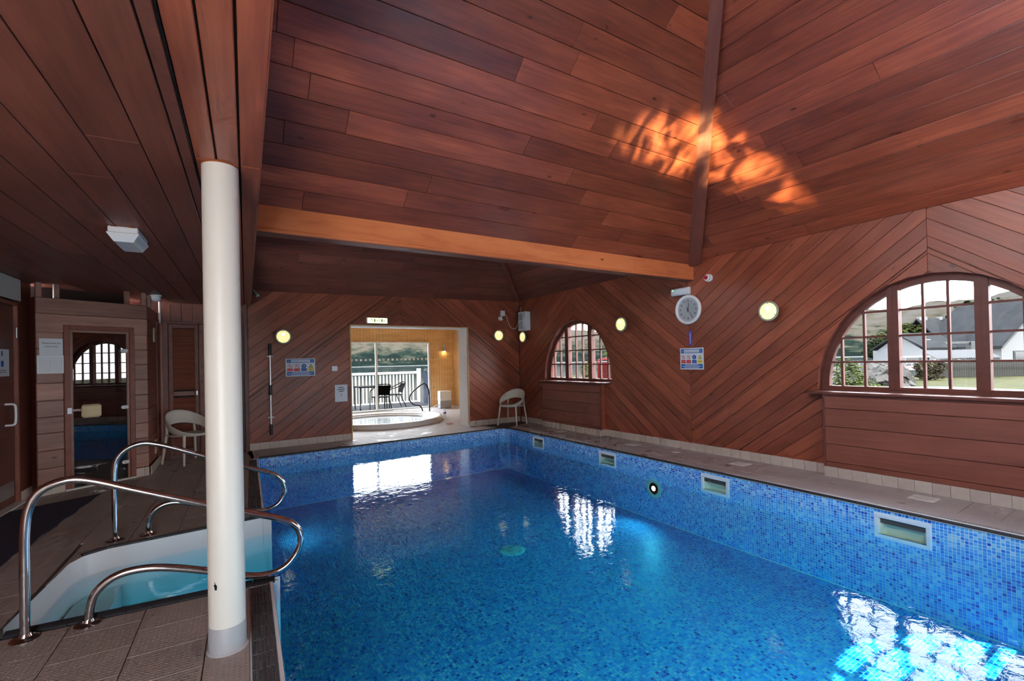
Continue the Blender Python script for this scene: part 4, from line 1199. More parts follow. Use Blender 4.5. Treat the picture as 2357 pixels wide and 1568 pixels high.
# sauna cabin
SD = V3(.861, .509, 0).normalized(); SN = SD.cross(Z)
SOo = V3(-1.80, 7.28, 0)
SM = frame(SOo, SD, -SN, Z)        # local x along the front, y into the cabin
WID = 1.085
cab = thing('sauna_cabin', 'weathered board sauna cabin with dark glass door', 'sauna', SM)
dx0, dx1, dz = .235, .935, 1.955
cols_ = [(.0, dx0), (dx1, WID)]
rows_ = [.118, .30, .50, .70, .885, 1.075, 1.275, 1.475, 1.67, 1.865, 2.075, 2.262]
for (a, b) in cols_:
    for z0, z1 in zip(rows_[:-1], rows_[1:]):
        if z1 > dz+.02 and z1 < 2.07: pass
        full = z0 >= 1.86
        if full and a > .1: continue
        x1 = WID if full else b
        if full and z0 < dz: 
            for (p, q) in cols_: cab_b = None
            P = [(a, z0), (dx0, z0), (dx0, dz), (dx1, dz), (dx1, z0), (WID, z0), (WID, z1-.004), (a, z1-.004)]
            o = obj('plank', G().prism(P, .0, .024, V3(0, .024, 0), V3(1, 0, 0), V3(0, 0, 1)), 'sauna', cab); continue
        g = G().rbox((-(x1-a)/2, -(z1-z0-.004)/2, -.024), ((x1-a)/2, (z1-z0-.004)/2, 0), .007)
        o = put('plank', g.mesh('plank', M['sauna']), cab); o.matrix_local = frame(((a+x1)/2, 0, (z0+z1)/2), (1, 0, 0), (0, 0, 1), (0, -1, 0))
# backing body with the doorway left open
g = G(); g.bbox((0, .025, .0), (dx0, .06, 2.26)); g.bbox((dx1, .025, .0), (WID, .06, 2.26)); g.bbox((dx0, .025, dz), (dx1, .06, 2.26))
obj('front_wall', g, 'dark', cab)
obj('roof_board', G().bbox((0, .02, 2.24), (WID, .9, 2.262)), 'dark', cab)
obj('interior', G().bbox((.02, .85, 0), (WID, .88, 2.24)).bbox((.0, .06, 0), (.02, .88, 2.24)).bbox((WID-.02, .06, 0), (WID, .88, 2.24)), 'dark', cab)
obj('bench', G().rbox((.05, .45, .42), (WID-.05, .84, .46), .004).rbox((.05, .45, .0), (WID-.05, .47, .40), .004), 'soffit', cab)
for x in (.035, .19, .88, 1.06): obj('stub_post', G().rbox((x-.025, .02, 2.262), (x+.025, .06, 2.43), .003), 'sauna', cab)
obj('void_back', G().bbox((0, .45, 2.262), (WID, .47, 2.43)), 'groove', cab)
# side wall of the cabin running back to the wall
P1 = SOo+SD*WID; P2 = V3(-.845, 8.94, 0); sdv = (P2-P1).normalized(); sl_ = (P2-P1).length
side = obj('side_wall', G().bbox((0, .012, 0), (sl_, .05, 2.26)), 'dark', cab)
side.matrix_local = SM.inverted() @ frame(P1, sdv, Z.cross(sdv), Z)
for z0, z1 in zip(rows_[:-1], rows_[1:]):
    g = G().rbox((-sl_*.36, -(z1-z0-.004)/2, -.014), (sl_*.36, (z1-z0-.004)/2, 0), .005)
    o = put('plank', g.mesh('plank', M['panel']), side); o.matrix_local = frame((sl_*.36, .0, (z0+z1)/2), (1, 0, 0), (0, 0, 1), (0, -1, 0))
obj('corner_board', G().rbox((sl_*.73, -.012, 0), (sl_*.99, .012, 2.13), .003), 'panel', side)
obj('pipe', G().tube([(sl_*.86, -.03, 2.10), (sl_*.86, -.03, 2.43)], .014, 10), 'white', side, 60)
for z in (1.90, .30):
    v_ = obj('vent', G().rbox((sl_*.45, -.016, z-.10), (sl_*.62, .0, z+.10), .003), 'cream', side)
    for i in range(5): obj('vent_slot', G().bbox((sl_*.49, -.0175, z-.08+i*.035), (sl_*.58, -.016, z-.065+i*.035)), 'ink', v_)
for i in range(2):
    obj('stub_post', G().rbox((.2+.35*i, -.01, 2.262), (.28+.35*i, .04, 2.43), .003), 'sauna', side)
# skirting tiles along the cabin
for i, (a, b) in enumerate(((0, .115), (.115, .235), (.935, 1.03), (1.03, 1.085))):
    obj('tile', G().rbox((a+.001, -.010, 0), (b-.001, .0, .115), .002), 'skirt', cab)
for i in range(6): obj('tile', G().rbox((sl_*.82/6*i+.001, -.026, 0), (sl_*.82/6*(i+1)-.001, -.014, .115), .002), 'skirt', side)
obj('threshold', G().rbox((dx0, -.02, 0), (dx1, .05, .02), .004), 'offwhite', cab)
# architrave, door
fr = obj('door_frame', G().rbox((dx0-.0, -.012, .02), (dx0+.055, .05, dz), .004).rbox((dx1-.055, -.012, .02), (dx1, .05, dz), .004).rbox((dx0+.055, -.012, dz-.055), (dx1-.055, .05, dz), .004), 'panel', cab)
obj('inner_stop', G().rbox((dx0+.055, .0, .02), (dx0+.085, .05, dz-.055), .003).rbox((dx1-.085, .0, .02), (dx1-.055, .05, dz-.055), .003).rbox((dx0+.085, .0, dz-.085), (dx1-.085, .05, dz-.055), .003), 'sauna', fr)
dr = obj('glass_door', G().bbox((dx0+.088, .010, .03), (dx1-.088, .018, dz-.088)), 'smoked', cab)
for z in (1.655, .93, .225):
    h_ = obj('hinge', G().rbox((dx1-.125, -.006, z-.022), (dx1-.07, .010, z+.022), .006).lathe([(.022, 0), (.022, .016), (0, .016)], 16, V3(dx1-.125, .010, z), V3(0, -1, 0)), 'white', dr)
    obj('screw', G().lathe([(.006, 0), (.006, .003), (0, .003)], 10, V3(dx1-.125, -.006, z), V3(0, -1, 0)), 'steel', h_)
hb = obj('door_handle', G().rbox((.385, -.045, .84), (.575, .010, 1.0), .02), 'cream', dr)
obj('handle_face', G().rbox((.415, -.052, .87), (.565, -.045, .985), .006), 'cream', hb)
obj('latch', G().rbox((.27, -.012, .925), (.385, .006, .955), .004), 'chrome', hb)
obj('keeper', G().rbox((.255, -.018, .90), (.30, -.010, .975), .003), 'steel', hb)
# sauna notices
t = thing('sauna_notice', 'laminated notice asking to keep the sauna door', 'notice', SM @ Matrix.Translation((.125, -.002, 1.69)))
obj('sheet', G().rbox((-.10, -.003, -.10), (.105, 0, .10), .001), 'paper', t)
text('lettering', 'Please keep the', .026, 'ink', t, .003, -.0036, .045); text('lettering', 'sauna door', .026, 'ink', t, .003, -.0036, .008)
t = thing('framed_notice', 'small white framed glazed panel left of the sauna door', 'frame', SM @ Matrix.Translation((.115, -.002, 1.49)))
g = G()
for q in (((-.115, -.02, -.105), (.115, 0, -.085)), ((-.115, -.02, .085), (.115, 0, .105)), ((-.115, -.02, -.085), (-.095, 0, .085)), ((.095, -.02, -.085), (.115, 0, .085)), ((-.004, -.014, -.085), (.004, 0, .085)), ((-.095, -.014, -.004), (.095, 0, .004))): g.rbox(*q, .002)
obj('picture_frame', g, 'white', t)
obj('sheet', G().bbox((-.095, -.004, -.085), (.095, 0, .085)), plain('glossy white sheet', (.75, .77, .8), .08), t)

# panelled wall between sauna and left door, left door with notice, white transom panel
LWp = lambda y, d, z: V3(-1.9, 7.04, 0)+LD*(y-7.04)+LX*d+Z*z
LM = frame(LWp(7.12, 0, 0), -LD, -LX, Z)     # local x = towards camera, y = into the wall
wstrip = tag(obj('wall_left', G().bbox((-.35, .0, 0), (.02, .12, 2.44)), 'dark', None, None, LM), kind='structure'); wstrip['label'] = 'dark wall strip between the left door and the sauna'
obj('skirting', G().rbox((-.3, -.012, 0), (.0, 0, .11), .002), 'skirt', wstrip)
dr2 = tag(obj('door_2', G().rbox((.06, .02, .02), (.86, .06, 2.12), .003), 'dark', None, None, LM), 'dark timber door at the far left with a paper notice', kind='structure')
obj('door_frame', G().rbox((.015, -.01, 0), (.055, .06, 2.16), .004).rbox((.015, -.01, 2.125), (.95, .06, 2.165), .004), 'panel', dr2)
obj('hinge', G().tube([(.055, -.004, 1.78), (.055, -.004, 1.89)], .009, 10), 'steel', dr2, 60)
obj('door_handle', G().tube(smooth_path([(.28, .02, .86), (.28, -.05, .86), (.28, -.06, .90), (.28, -.06, 1.04), (.28, -.05, 1.08), (.28, .02, 1.08)]), .011, 10), 'white', dr2, 60)
obj('kick_plate', G().rbox((.10, .015, .10), (.84, .022, .26), .002), 'steel', dr2)
obj('transom_panel', G().rbox((-.06, -.006, 2.19), (.95, .02, 2.425), .003), 'offwhite', dr2)
tag(obj('threshold', G().rbox((.0, -.06, 0), (.9, .04, .015), .004), 'offwhite', None, None, LM), kind='structure')
tag(obj('wall_left', G().bbox((.0, .06, 0), (1.2, .12, 2.44)), 'dark', None, None, LM), kind='structure')['label'] = 'wall behind the left timber door'
tag(obj('wall_left', G().bbox((.95, -.0, 0), (8.0, .06, 2.44)), 'wood', None, None, LM), kind='structure')['label'] = 'boarded left wall beside the camera'
t = thing('door_notice', 'white paper notice on the far left door', 'notice', LM @ Matrix.Translation((.31, .019, 1.52)))
obj('sheet', G().bbox((-.13, -.002, -.15), (.13, 0, .13)), 'paper', t)
obj('pictogram', G().bbox((.02, -.003, .06), (.05, -.002, .11)).bbox((.0, -.003, -.05), (.06, -.002, .01)), 'blue', t)
for i in range(2): obj('text_line', G().bbox((-.06, -.003, -.09-.02*i), (.10, -.002, -.085-.02*i)), 'ink', t)

# louvred doors against the back wall
BM = frame(BO, BU, -BN, Z)
lm = G().rbox((-.5, -.011, -.003), (.5, .011, .003), .001)
for i, (x0, x1) in enumerate(((-.725, -.345), (-.325, .06))):
    t = obj('door_%d' % (3+i), G().rbox((x0, -.045, .06), (x0+.05, -.012, 2.10), .003).rbox((x1-.05, -.045, .06), (x1, -.012, 2.10), .003), 'soffit', None, None, BM)
    tag(t, 'louvred cupboard door leaf behind the left chair' if i == 0 else 'louvred cupboard door leaf half hidden by the column', kind='structure')
    for z0, z1 in ((.06, .16), (.98, 1.05), (2.04, 2.10)): obj('rail', G().rbox((x0+.05, -.043, z0), (x1-.05, -.014, z1), .003), 'soffit', t)
    obj('back_panel', G().bbox((x0+.04, -.016, .1), (x1-.04, -.012, 2.08)), 'groove', t)
    sm_ = G().add([(-(x1-x0-.1)/2, -.036, -.013), ((x1-x0-.1)/2, -.036, -.013), ((x1-x0-.1)/2, -.018, .013), (-(x1-x0-.1)/2, -.018, .013), (-(x1-x0-.1)/2, -.032, -.016), ((x1-x0-.1)/2, -.032, -.016), ((x1-x0-.1)/2, -.014, .010), (-(x1-x0-.1)/2, -.014, .010)], [(0, 1, 2, 3), (7, 6, 5, 4), (0, 4, 5, 1), (2, 6, 7, 3)]).mesh('louvre_slat', M['panel'])
    z = .18
    while z < 2.03:
        if not .96 < z < 1.07: put('louvre_slat', sm_, t, None, ((x0+x1)/2, 0, z))
        z += .0245
    obj('door_knob', G().rbox((x1-.035, -.065, .98), (x1-.015, -.045, 1.05), .004), 'steel', t)
obj('door_frame', G().rbox((-.80, -.05, 0), (-.735, -.012, 2.14), .003).rbox((-.735, -.05, 2.105), (.28, -.012, 2.14), .003), 'soffit', bpy.data.objects['door_3'])

# emergency light and detector on the left ceiling
t = thing('emergency_light', 'white boxed emergency light on the left ceiling', 'emergency light', frame(LP(-.745, 4.42, 2.43), LX, LD, Z))
obj('base', G().rbox((-.085, -.19, -.045), (.085, .19, 0), .006), 'white', t)
obj('lip', G().rbox((-.092, -.197, -.055), (.092, .197, -.043), .004), 'white', t)
g = G().add([(-.088, -.192, -.054), (.088, -.192, -.054), (.088, .192, -.054), (-.088, .192, -.054), (-.055, -.17, -.105), (.055, -.17, -.105), (.055, .17, -.105), (-.055, .17, -.105)], [(0, 1, 5, 4), (1, 2, 6, 5), (2, 3, 7, 6), (3, 0, 4, 7), (4, 5, 6, 7)])
obj('diffuser', g, 'dome', t)
for x in (-.05, .05): obj('clip', G().rbox((x-.02, -.198, -.006), (x+.02, -.188, .0), .002), 'rust', t)
t = thing('smoke_detector', 'small white round detector on the ceiling above the sauna', 'detector', loc=(-.785, 8.02, 2.43))
obj('base', G().lathe([(.065, 0), (.065, -.02), (.058, -.025)], 28), 'white', t, 40)
obj('head', G().lathe([(.055, -.025), (.055, -.055), (.04, -.08), (0, -.088)], 28), 'white', t, 50)

# ================================================================== CHAIRS
def tub_chair(mw, lb_, src=None):
    t = thing('tub_chair', lb_, 'chair', mw, group='pale moulded tub chairs')
    def rim(ph):   # ph 0 front, pi back ; front is -y
        s = ((1-cos(ph))/2)**1.15
        r = .272+.018*s
        z = .445+.335*s
        return V3(r*sin(ph), -r*1.0*cos(ph)+.02*s, z), s
    def shell(a, b):
        ph = 2*pi*a; p, s = rim(ph)
        wdt = .035+.165*s**.8
        inn = V3(p.x*(.93-.03*s), p.y*(.93-.08*s), p.z-wdt+.0)
        q = p.lerp(inn, b)
        bow = sin(pi*b)*.012*s
        d = V3(q.x, q.y, 0).normalized()
        return q+d*bow
    o = obj('backrest', G().grid(shell, 56, 7, True), 'chair', t, 60)
    sd_ = o.modifiers.new('thickness', 'SOLIDIFY'); sd_.thickness = .012; sd_.offset = 0
    def seat(a, b):
        ph = 2*pi*a; s = (1-cos(ph))/2
        r = (.262-.05*s)*b
        return V3(r*sin(ph), -r*cos(ph), .432-.022*(1-b**2)+.004*s)
    o = obj('seat', G().grid(seat, 48, 7, True), 'chair', t, 60)
    sd_ = o.modifiers.new('thickness', 'SOLIDIFY'); sd_.thickness = .014; sd_.offset = 0
    for sx in (-1, 1):
        obj('leg', G().tube([(sx*.195, -.175, .43), (sx*.215, -.20, .22), (sx*.235, -.225, 0)], [.021, .018, .014], 10), 'chair', t, 60)
        obj('leg', G().tube([(sx*.20, .215, .63), (sx*.205, .20, .43), (sx*.225, .225, .22), (sx*.245, .25, 0)], [.013, .020, .018, .014], 10), 'chair', t, 60)
        obj('side_bracket', G().tube(smooth_path([(sx*.205, .195, .425), (sx*.235, .05, .415), (sx*.205, -.15, .425)]), .012, 8), 'chair', t, 60)
    return t
tub_chair(Matrix.Translation((5.42, 8.78, 0)) @ Matrix.Rotation(rad(-60), 4, 'Z'), 'pale tub chair in the far corner beside the small window')
tub_chair(Matrix.Translation((-.45, 8.50, 0)) @ Matrix.Rotation(rad(36), 4, 'Z'), 'pale tub chair half hidden behind the cream column')

# ================================================================== WALL-MOUNTED THINGS
def onR(y, z, d=0): return frame(RO-RU*y+RN*d+Z*z, RU, -RN, Z)     # origin on the right wall at world y
def onB(x, z, d=0): return frame(BO+BU*x+BN*d+Z*z, BU, -BN, Z)
plain('bulkhead glow', (.9, .88, .6), .35, emit=(1, .90, .36), es=.26)
plain('bulkhead hot spot', (1, 1, .9), .3, emit=(1, .97, .70), es=1.0)
M['lampring'] = plain('greenish cast ring', (.36, .40, .30), .35)
def bulkhead(mw, lb_, tilt=0, turn=0):
    t = thing('bulkhead_lamp', lb_, 'wall lamp', mw, group='round bulkhead lamps')
    obj('backplate', G().lathe([(.045, 0), (.045, .012), (.03, .018)], 24, V3(0, 0, 0), V3(0, -1, 0)), 'steel', t, 40)
    obj('stem', G().tube([(0, -.01, 0), (0, -.075, 0)], .020, 12), 'chrome', t, 60)
    hd = obj('housing', G().lathe([(.03, .0), (.085, .01), (.105, .03), (.128, .045), (.128, .058), (.118, .064), (.108, .060)], 40, V3(0, 0, 0), V3(0, -1, 0)), 'lampring', t, 40)
    hd.matrix_local = Matrix.Translation((0, -.06, 0)) @ Matrix.Rotation(turn, 4, 'Z') @ Matrix.Rotation(tilt, 4, 'X')
    obj('diffuser', G().lathe([(.109, .058), (.085, .072), (.05, .080), (0, .083)], 36, V3(0, 0, 0), V3(0, -1, 0)), MATS['bulkhead glow'], hd, 60)
    obj('hot_spot', G().lathe([(.030, .0775), (.02, .0835), (0, .0845)], 20, V3(.0, 0, .035), V3(0, -1, 0)), MATS['bulkhead hot spot'], hd, 60)
    for a in (pi/2, pi*7/6, -pi/6): obj('screw', G().lathe([(.006, .062), (.006, .072), (0, .073)], 8, V3(.098*cos(a), 0, .098*sin(a)), V3(0, -1, 0)), 'steel', hd)
    hd['label'] = 'greenish cast lamp ring'
bulkhead(onB(.873, 1.918), 'round lit bulkhead lamp above the left pool rules sign')
bulkhead(onB(5.253, 1.99), 'round lit bulkhead lamp on the back wall beside the doorway')
bulkhead(onR(8.83, 1.952), 'round lit bulkhead lamp under the white louvred heater')
bulkhead(onR(5.83, 2.008), 'round lit bulkhead lamp between the small window and the clock')
bulkhead(onR(3.30, 1.981), 'round lit bulkhead lamp between the clock and the large window')

# clock
t = thing('wall_clock', 'round white wall clock showing about 12:25', 'clock', onR(4.545, 2.135))
obj('case', G().lathe([(.205, 0), (.222, .01), (.224, .03), (.212, .046), (.192, .050), (.182, .044), (.178, .026)], 56, V3(0, 0, 0), V3(0, -1, 0)), 'white', t, 40)
fc = obj('dial', G().lathe([(.180, .02), (.180, .026), (0, .026)], 48, V3(0, 0, 0), V3(0, -1, 0)), 'paper', t)
for h in range(1, 13):
    a = pi/2-h*pi/6
    text('numeral', str(h), .048, 'ink', fc, .135*cos(a), -.0268, .135*sin(a)); obj('tick', G().box((.168*cos(a), -.0268, .168*sin(a)), (.006, .0006, .006)), 'ink', fc)
def hand(nm, ang, l, w_, y):
    obj(nm, G().prism([(-w_, -.035), (w_, -.035), (w_*.5, l), (-w_*.5, l)], 0, .001, V3(0, y, 0), V3(cos(-ang), 0, sin(-ang)), V3(sin(ang), 0, cos(ang))), 'ink', t)
hand('hour_hand', (12.42/12)*2*pi, .10, .005, -.029); hand('minute_hand', (25/60)*2*pi, .145, .0038, -.031)
obj('hub', G().lathe([(.008, .026), (.008, .034), (0, .034)], 14, V3(0, 0, 0), V3(0, -1, 0)), 'ink', t)

# emergency light above the clock
t = thing('emergency_light', 'white emergency light directly above the wall clock', 'emergency light', onR(4.665, 2.42))
obj('base', G().rbox((-.165, -.05, -.055), (.165, 0, .055), .006), 'white', t)
obj('diffuser', G().rbox((-.15, -.085, -.05), (.15, -.05, .05), .018), 'dome', t)
obj('indicator', G().lathe([(.006, 0), (.006, .004), (0, .005)], 10, V3(-.10, -.086, .022), V3(0, -1, 0)), plain('green led', (.1, .8, .2), .4, emit=(.1, 1, .25), es=3), t)
# alarm beacon
t = thing('alarm_sounder', 'white alarm sounder with red lens under the beam end', 'alarm', onR(4.19, 2.557))
obj('base', G().lathe([(.056, 0), (.056, .03), (.05, .035)], 28, V3(0, 0, 0), V3(0, -1, 0)), 'white', t, 40)
obj('body', G().lathe([(.046, .035), (.046, .075), (.036, .082)], 28, V3(0, 0, 0), V3(0, -1, 0)), 'white', t, 40)
obj('red_lens', G().lathe([(.030, .080), (.028, .095), (.015, .103), (0, .105)], 24, V3(0, 0, 0), V3(0, -1, 0)), 'red', t, 60)
# thermometer
t = thing('thermometer', 'narrow blue thermometer between the clock and the sign', 'thermometer', onR(4.53, 1.70))
obj('board', G().rbox((-.026, -.006, -.11), (.026, 0, .11), .003), plain('bright blue plastic', (.05, .06, .62), .4), t)
obj('tube', G().tube([(0, -.009, -.075), (0, -.009, .08)], .003, 8), 'white', t)
obj('bulb', G().lathe([(0, -.007), (.006, -.003), (.006, .003), (0, .007)], 12, V3(0, -.009, -.08)), 'white', t, 60)
obj('hang_hole', G().lathe([(.005, 0), (.005, .001), (0, .001)], 12, V3(0, -.006, .098), V3(0, -1, 0)), 'white', t)
for i in range(14):
    for sx in (-1, 1): obj('scale_mark', G().bbox((sx*.008-.004, -.0066, -.065+i*.0105), (sx*.008+.004, -.006, -.063+i*.0105)), 'white', t)

# pool rules signs
def ring(g, x, z, r0, r1, y, n=28):
    P = [V3(x+r*cos(2*pi*i/n), y, z+r*sin(2*pi*i/n)) for r in (r0, r1) for i in range(n)]
    g.add(P, [(i, (i+1) % n, n+(i+1) % n, n+i) for i in range(n)])
def disc(g, x, z, r, y, n=24): g.add([V3(x+r*cos(-2*pi*i/n), y, z+r*sin(-2*pi*i/n)) for i in range(n)], [tuple(range(n))])
def figure(g, x, z, s, y, pose):
    disc(g, x+.0*s, z+.55*s, .16*s, y)
    def limb(a, b, w_):
        a, b = V3(x+a[0]*s, y, z+a[1]*s), V3(x+b[0]*s, y, z+b[1]*s); d = (b-a).normalized(); p = V3(-d.z, 0, d.x)*w_*s
        g.add([a-p, b-p, b+p, a+p], [(0, 1, 2, 3)])
    if pose == 'run':
        limb((0, .42), (-.1, -.05), .11); limb((-.1, -.05), (.22, -.2), .07); limb((.22, -.2), (.18, -.55), .06); limb((-.1, -.05), (-.3, -.3), .07); limb((-.3, -.3), (-.58, -.25), .06); limb((0, .35), (.35, .15), .05); limb((0, .35), (-.35, .12), .05)
    elif pose == 'dive':
        limb((-.05, .4), (.15, .0), .11); limb((.15, 0), (.5, -.3), .08); limb((-.05, .4), (-.5, .1), .05)
    else:
        limb((0, .4), (0, -.1), .15); limb((-.06, -.1), (-.1, -.6), .07); limb((.06, -.1), (.1, -.6), .07); limb((-.1, .35), (-.28, -.1), .05); limb((.1, .35), (.28, -.1), .05)
def pool_sign(mw, W_, H_, lb_):
    t = thing('pool_rules_sign', lb_, 'sign', mw, group='pool rules signs')
    bd = obj('board', G().rbox((-W_/2, -.005, -H_/2), (W_/2, 0, H_/2), .002), 'paper', t)
    y = -.0056; w2, h2 = W_*.46, H_/2
    def bar(nm, x0, z0, x1, z1, m, dy=0): return obj(nm, G().bbox((x0, y-.0004+dy, z0), (x1, y+dy, z1)), m, bd)
    bar('header', -w2, h2*.52, w2, h2*.90, 'blue')
    bar('title_plate', -w2*.72, h2*.58, w2*.72, h2*.84, 'paper', -.0005)
    text('title', 'Pool Depth 1.2m Constant', .10*W_*.62, 'blue', bd, 0, y-.0014, h2*.71, sx=.95)
    for sx in (-1, 1):
        g = G(); figure(g, sx*w2*.86, h2*.70, H_*.07, y-.001, 'stand'); obj('pictogram', g, 'paper', bd)
    xs = [(-.355, 'signred', 'run', 'No running'), (-.125, 'signred', 'dive', 'No diving'), (.115, 'blue', 'stand', None), (.35, 'yellow', 'tri', 'CAUTION')]
    for fx, m, pose, cap in xs:
        x = fx*W_; z = h2*.14; r = W_*.082
        g = G()
        if pose in ('run', 'dive'):
            ring(g, x, z, r*.84, r, y-.0006)
            a = V3(x-r*.62, y-.0012, z+r*.62); b = V3(x+r*.62, y-.0012, z-r*.62); p = V3(.07*r, 0, .07*r); g.add([a-p, b-p, b+p, a+p], [(0, 1, 2, 3)])
            obj('prohibition_ring', g, m, bd); g2 = G(); figure(g2, x, z, r*.72, y-.0004, pose); obj('pictogram', g2, 'ink', bd)
        elif pose == 'stand':
            disc(g, x, z, r, y-.0006); obj('mandatory_disc', g, m, bd); g2 = G(); figure(g2, x, z-r*.05, r*.85, y-.001, pose); obj('pictogram', g2, 'paper', bd)
        else:
            g.add([V3(x-r*1.05, y-.0006, z-r*.85), V3(x+r*1.05, y-.0006, z-r*.85), V3(x, y-.0006, z+r)], [(0, 1, 2)]); obj('warning_border', g, 'ink', bd)
            g.v = [tuple(V3(x, y-.001, z-r*.2)+(Vector(q)-V3(x, y-.0006, z-r*.2))*.82) for q in g.v]; obj('warning_triangle', g, m, bd)
            g2 = G(); figure(g2, x, z-r*.28, r*.42, y-.0014, 'run'); obj('pictogram', g2, 'ink', bd)
        bar('caption_box', x-W_*.095, -h2*.42, x+W_*.095, -h2*.12, m, -.0004)
        if cap: text('caption', cap, W_*.034, 'ink' if m == 'yellow' else 'paper', bd, x, y-.0014, -h2*.27)
        else:
            for i in range(2): bar('text_line', x-W_*.07, -h2*(.22+.10*i)-.002, x+W_*.07, -h2*(.22+.10*i), 'paper', -.001)
    bar('footer', -w2, -h2*.90, w2, -h2*.50, 'blue')
    for i, f in enumerate((.62, .9, .7)): bar('text_line', -w2*f, -h2*(.585+.12*i)-.004*H_/.3, w2*f, -h2*(.585+.12*i)+.004*H_/.3, 'paper', -.0006)
pool_sign(onR(4.517, 1.39), .405, .325, 'blue and white pool rules sign hanging below the wall clock')
pool_sign(onB(1.158, 1.381), .485, .315, 'blue and white pool rules sign beside the telescopic pole')

# exit sign over the doorway
t = thing('exit_sign', 'lit pale green exit sign above the doorway', 'exit sign', onB(2.535, 2.25))
obj('housing', G().rbox((-.205, -.05, -.06), (.205, 0, .06), .008), 'offwhite', t)
pn = obj('lit_panel', G().rbox((-.19, -.058, -.048), (.19, -.05, .048), .004), plain('exit glow', (.8, .85, .5), .4, emit=(.85, 1, .40), es=.75), t)
gr_ = plain('exit green', (.02, .30, .05), .5)
for i, x in enumerate((-.105, -.055, -.01, .035, .085, .125)):
    g = G()
    if i in (0, 3): figure(g, x, 0, .05, -.0595, 'run')
    elif i in (1, 4): g.add([V3(x-.012, -.0595, -.03), V3(x+.012, -.0595, -.03), V3(x+.012, -.0595, .03), V3(x-.012, -.0595, .03)], [(0, 1, 2, 3)])
    else: g.add([V3(x-.018, -.0595, -.006), V3(x+.004, -.0595, -.006), V3(x+.004, -.0595, .006), V3(x-.018, -.0595, .006)], [(0, 1, 2, 3)]); g.add([V3(x+.004, -.0595, -.018), V3(x+.020, -.0595, 0), V3(x+.004, -.0595, .018)], [(0, 1, 2)])
    obj('pictogram', g, gr_, pn)

# switch plate, notice, pole
t = thing('switch_plate', 'small square white switch plate left of the doorway', 'switch', onB(1.738, 1.343))
obj('plate', G().rbox((-.05, -.010, -.047), (.05, 0, .047), .004), 'white', t); obj('rocker', G().rbox((-.018, -.014, -.02), (.018, -.010, .02), .003), 'white', t)
t = thing('wall_notice', 'white paper notice with a down arrow by the doorway', 'notice', onB(1.846, .883))
sh = obj('sheet', G().bbox((-.112, -.002, -.158), (.112, 0, .158)), 'paper', t)
for i, wd in enumerate((.045, .065, .04)): obj('text_line', G().bbox((-wd, -.0028, .100-i*.036), (wd, -.002, .112-i*.036)), 'ink', sh)
g = G(); g.add([V3(-.008, -.0026, -.04), V3(.008, -.0026, -.04), V3(.008, -.0026, .005), V3(-.008, -.0026, .005)], [(0, 1, 2, 3)]); g.add([V3(-.016, -.0026, -.04), V3(0, -.0026, -.07), V3(.016, -.0026, -.04)], [(0, 1, 2)]); obj('arrow', g, 'greypaint', sh)
t = thing('telescopic_pole', 'silver telescopic pool pole with black grips clipped to the back wall', 'pole', onB(.670, 1.02))
obj('pole_tube', G().tube([(0, -.05, -.62), (0, -.05, .62)], .016, 12), plain('bright aluminium', (.7, .72, .75), .3, .6), t, 60)
for z0, z1 in ((.58, .78), (-.78, -.60), (-.10, .07)): obj('grip', G().tube([(0, -.05, z0), (0, -.05, z1)], .024, 12), 'black', t, 60)
for z in (.56, -.48): obj('clip', G().rbox((-.05, -.06, z-.012), (.05, 0, z+.012), .006), 'offwhite', t)
# camera cluster
t = thing('junction_box', 'small white junction box high in the far corner', 'junction box', onB(5.425, 2.505))
obj('box', G().rbox((-.055, -.05, -.06), (.055, 0, .06), .006), 'white', t)
obj('cable', G().tube(smooth_path([(.055, -.02, -.03), (.11, -.02, -.06), (.15, -.02, -.20), (.20, -.03, -.32), (.29, -.05, -.36), (.36, -.05, -.33), (.41, -.06, -.20), (.43, -.06, .0)]), .006, 8), 'white', t, 60)
t = thing('security_camera', 'white ball security camera beneath the junction box', 'camera', onB(5.368, 2.385))
obj('base', G().lathe([(.05, 0), (.05, .02), (.035, .025)], 24, V3(0, 0, 0), V3(0, -1, 0)), 'white', t, 40)
obj('ball', G().lathe([(.0, .02), (.035, .03), (.048, .06), (.038, .09), (.022, .102), (0, .103)], 24, V3(0, 0, 0), V3(.0, -1, 0)), 'white', t, 60)
obj('lens', G().lathe([(.02, .1), (.02, .108), (0, .11)], 16, V3(.008, 0, 0), V3(0, -1, 0)), 'black', t, 40)
tag(obj('wall_patch', G().rbox((-.145, -.018, -.19), (.145, 0, .19), .003), 'wood', None, None, onB(5.352, 2.165)), 'square timber cover board behind the far corner lamp', 'cover board')
# louvred heater on the right wall by the corner
t = thing('louvred_heater', 'white louvred heater box high on the right wall corner', 'heater', onR(8.82, 2.31))
obj('case', G().rbox((-.155, -.13, -.215), (.155, 0, .215), .01), 'white', t)
for i in range(5):
    for z0, z1 in ((-.175, -.01), (.02, .175)): obj('louvre', G().rbox((-.135+i*.036, -.138, z0), (-.113+i*.036, -.13, z1), .002), 'greypaint' if i % 1 else 'greypaint', t)
obj('cable', G().tube(smooth_path([(-.14, -.06, .21), (-.15, -.07, .26), (-.10, -.06, .33)]), .006, 8), 'white', t, 60)
obj('foot', G().rbox((-.06, -.09, -.222), (.06, -.02, -.213), .004), 'white', t)
# small fixture under the low ceiling by the column
t = thing('corner_spotlight', 'small pale spotlight under the ceiling right of the column', 'spotlight', onB(.47, 2.66))
obj('stem', G().tube([(-.03, -.03, .05), (0, -.06, 0)], .012, 10), 'offwhite', t, 60)
obj('shade', G().lathe([(.018, 0), (.03, .07), (.026, .07)], 20, V3(0, -.06, 0), V3(.3, -.4, -.6)), 'offwhite', t, 40)

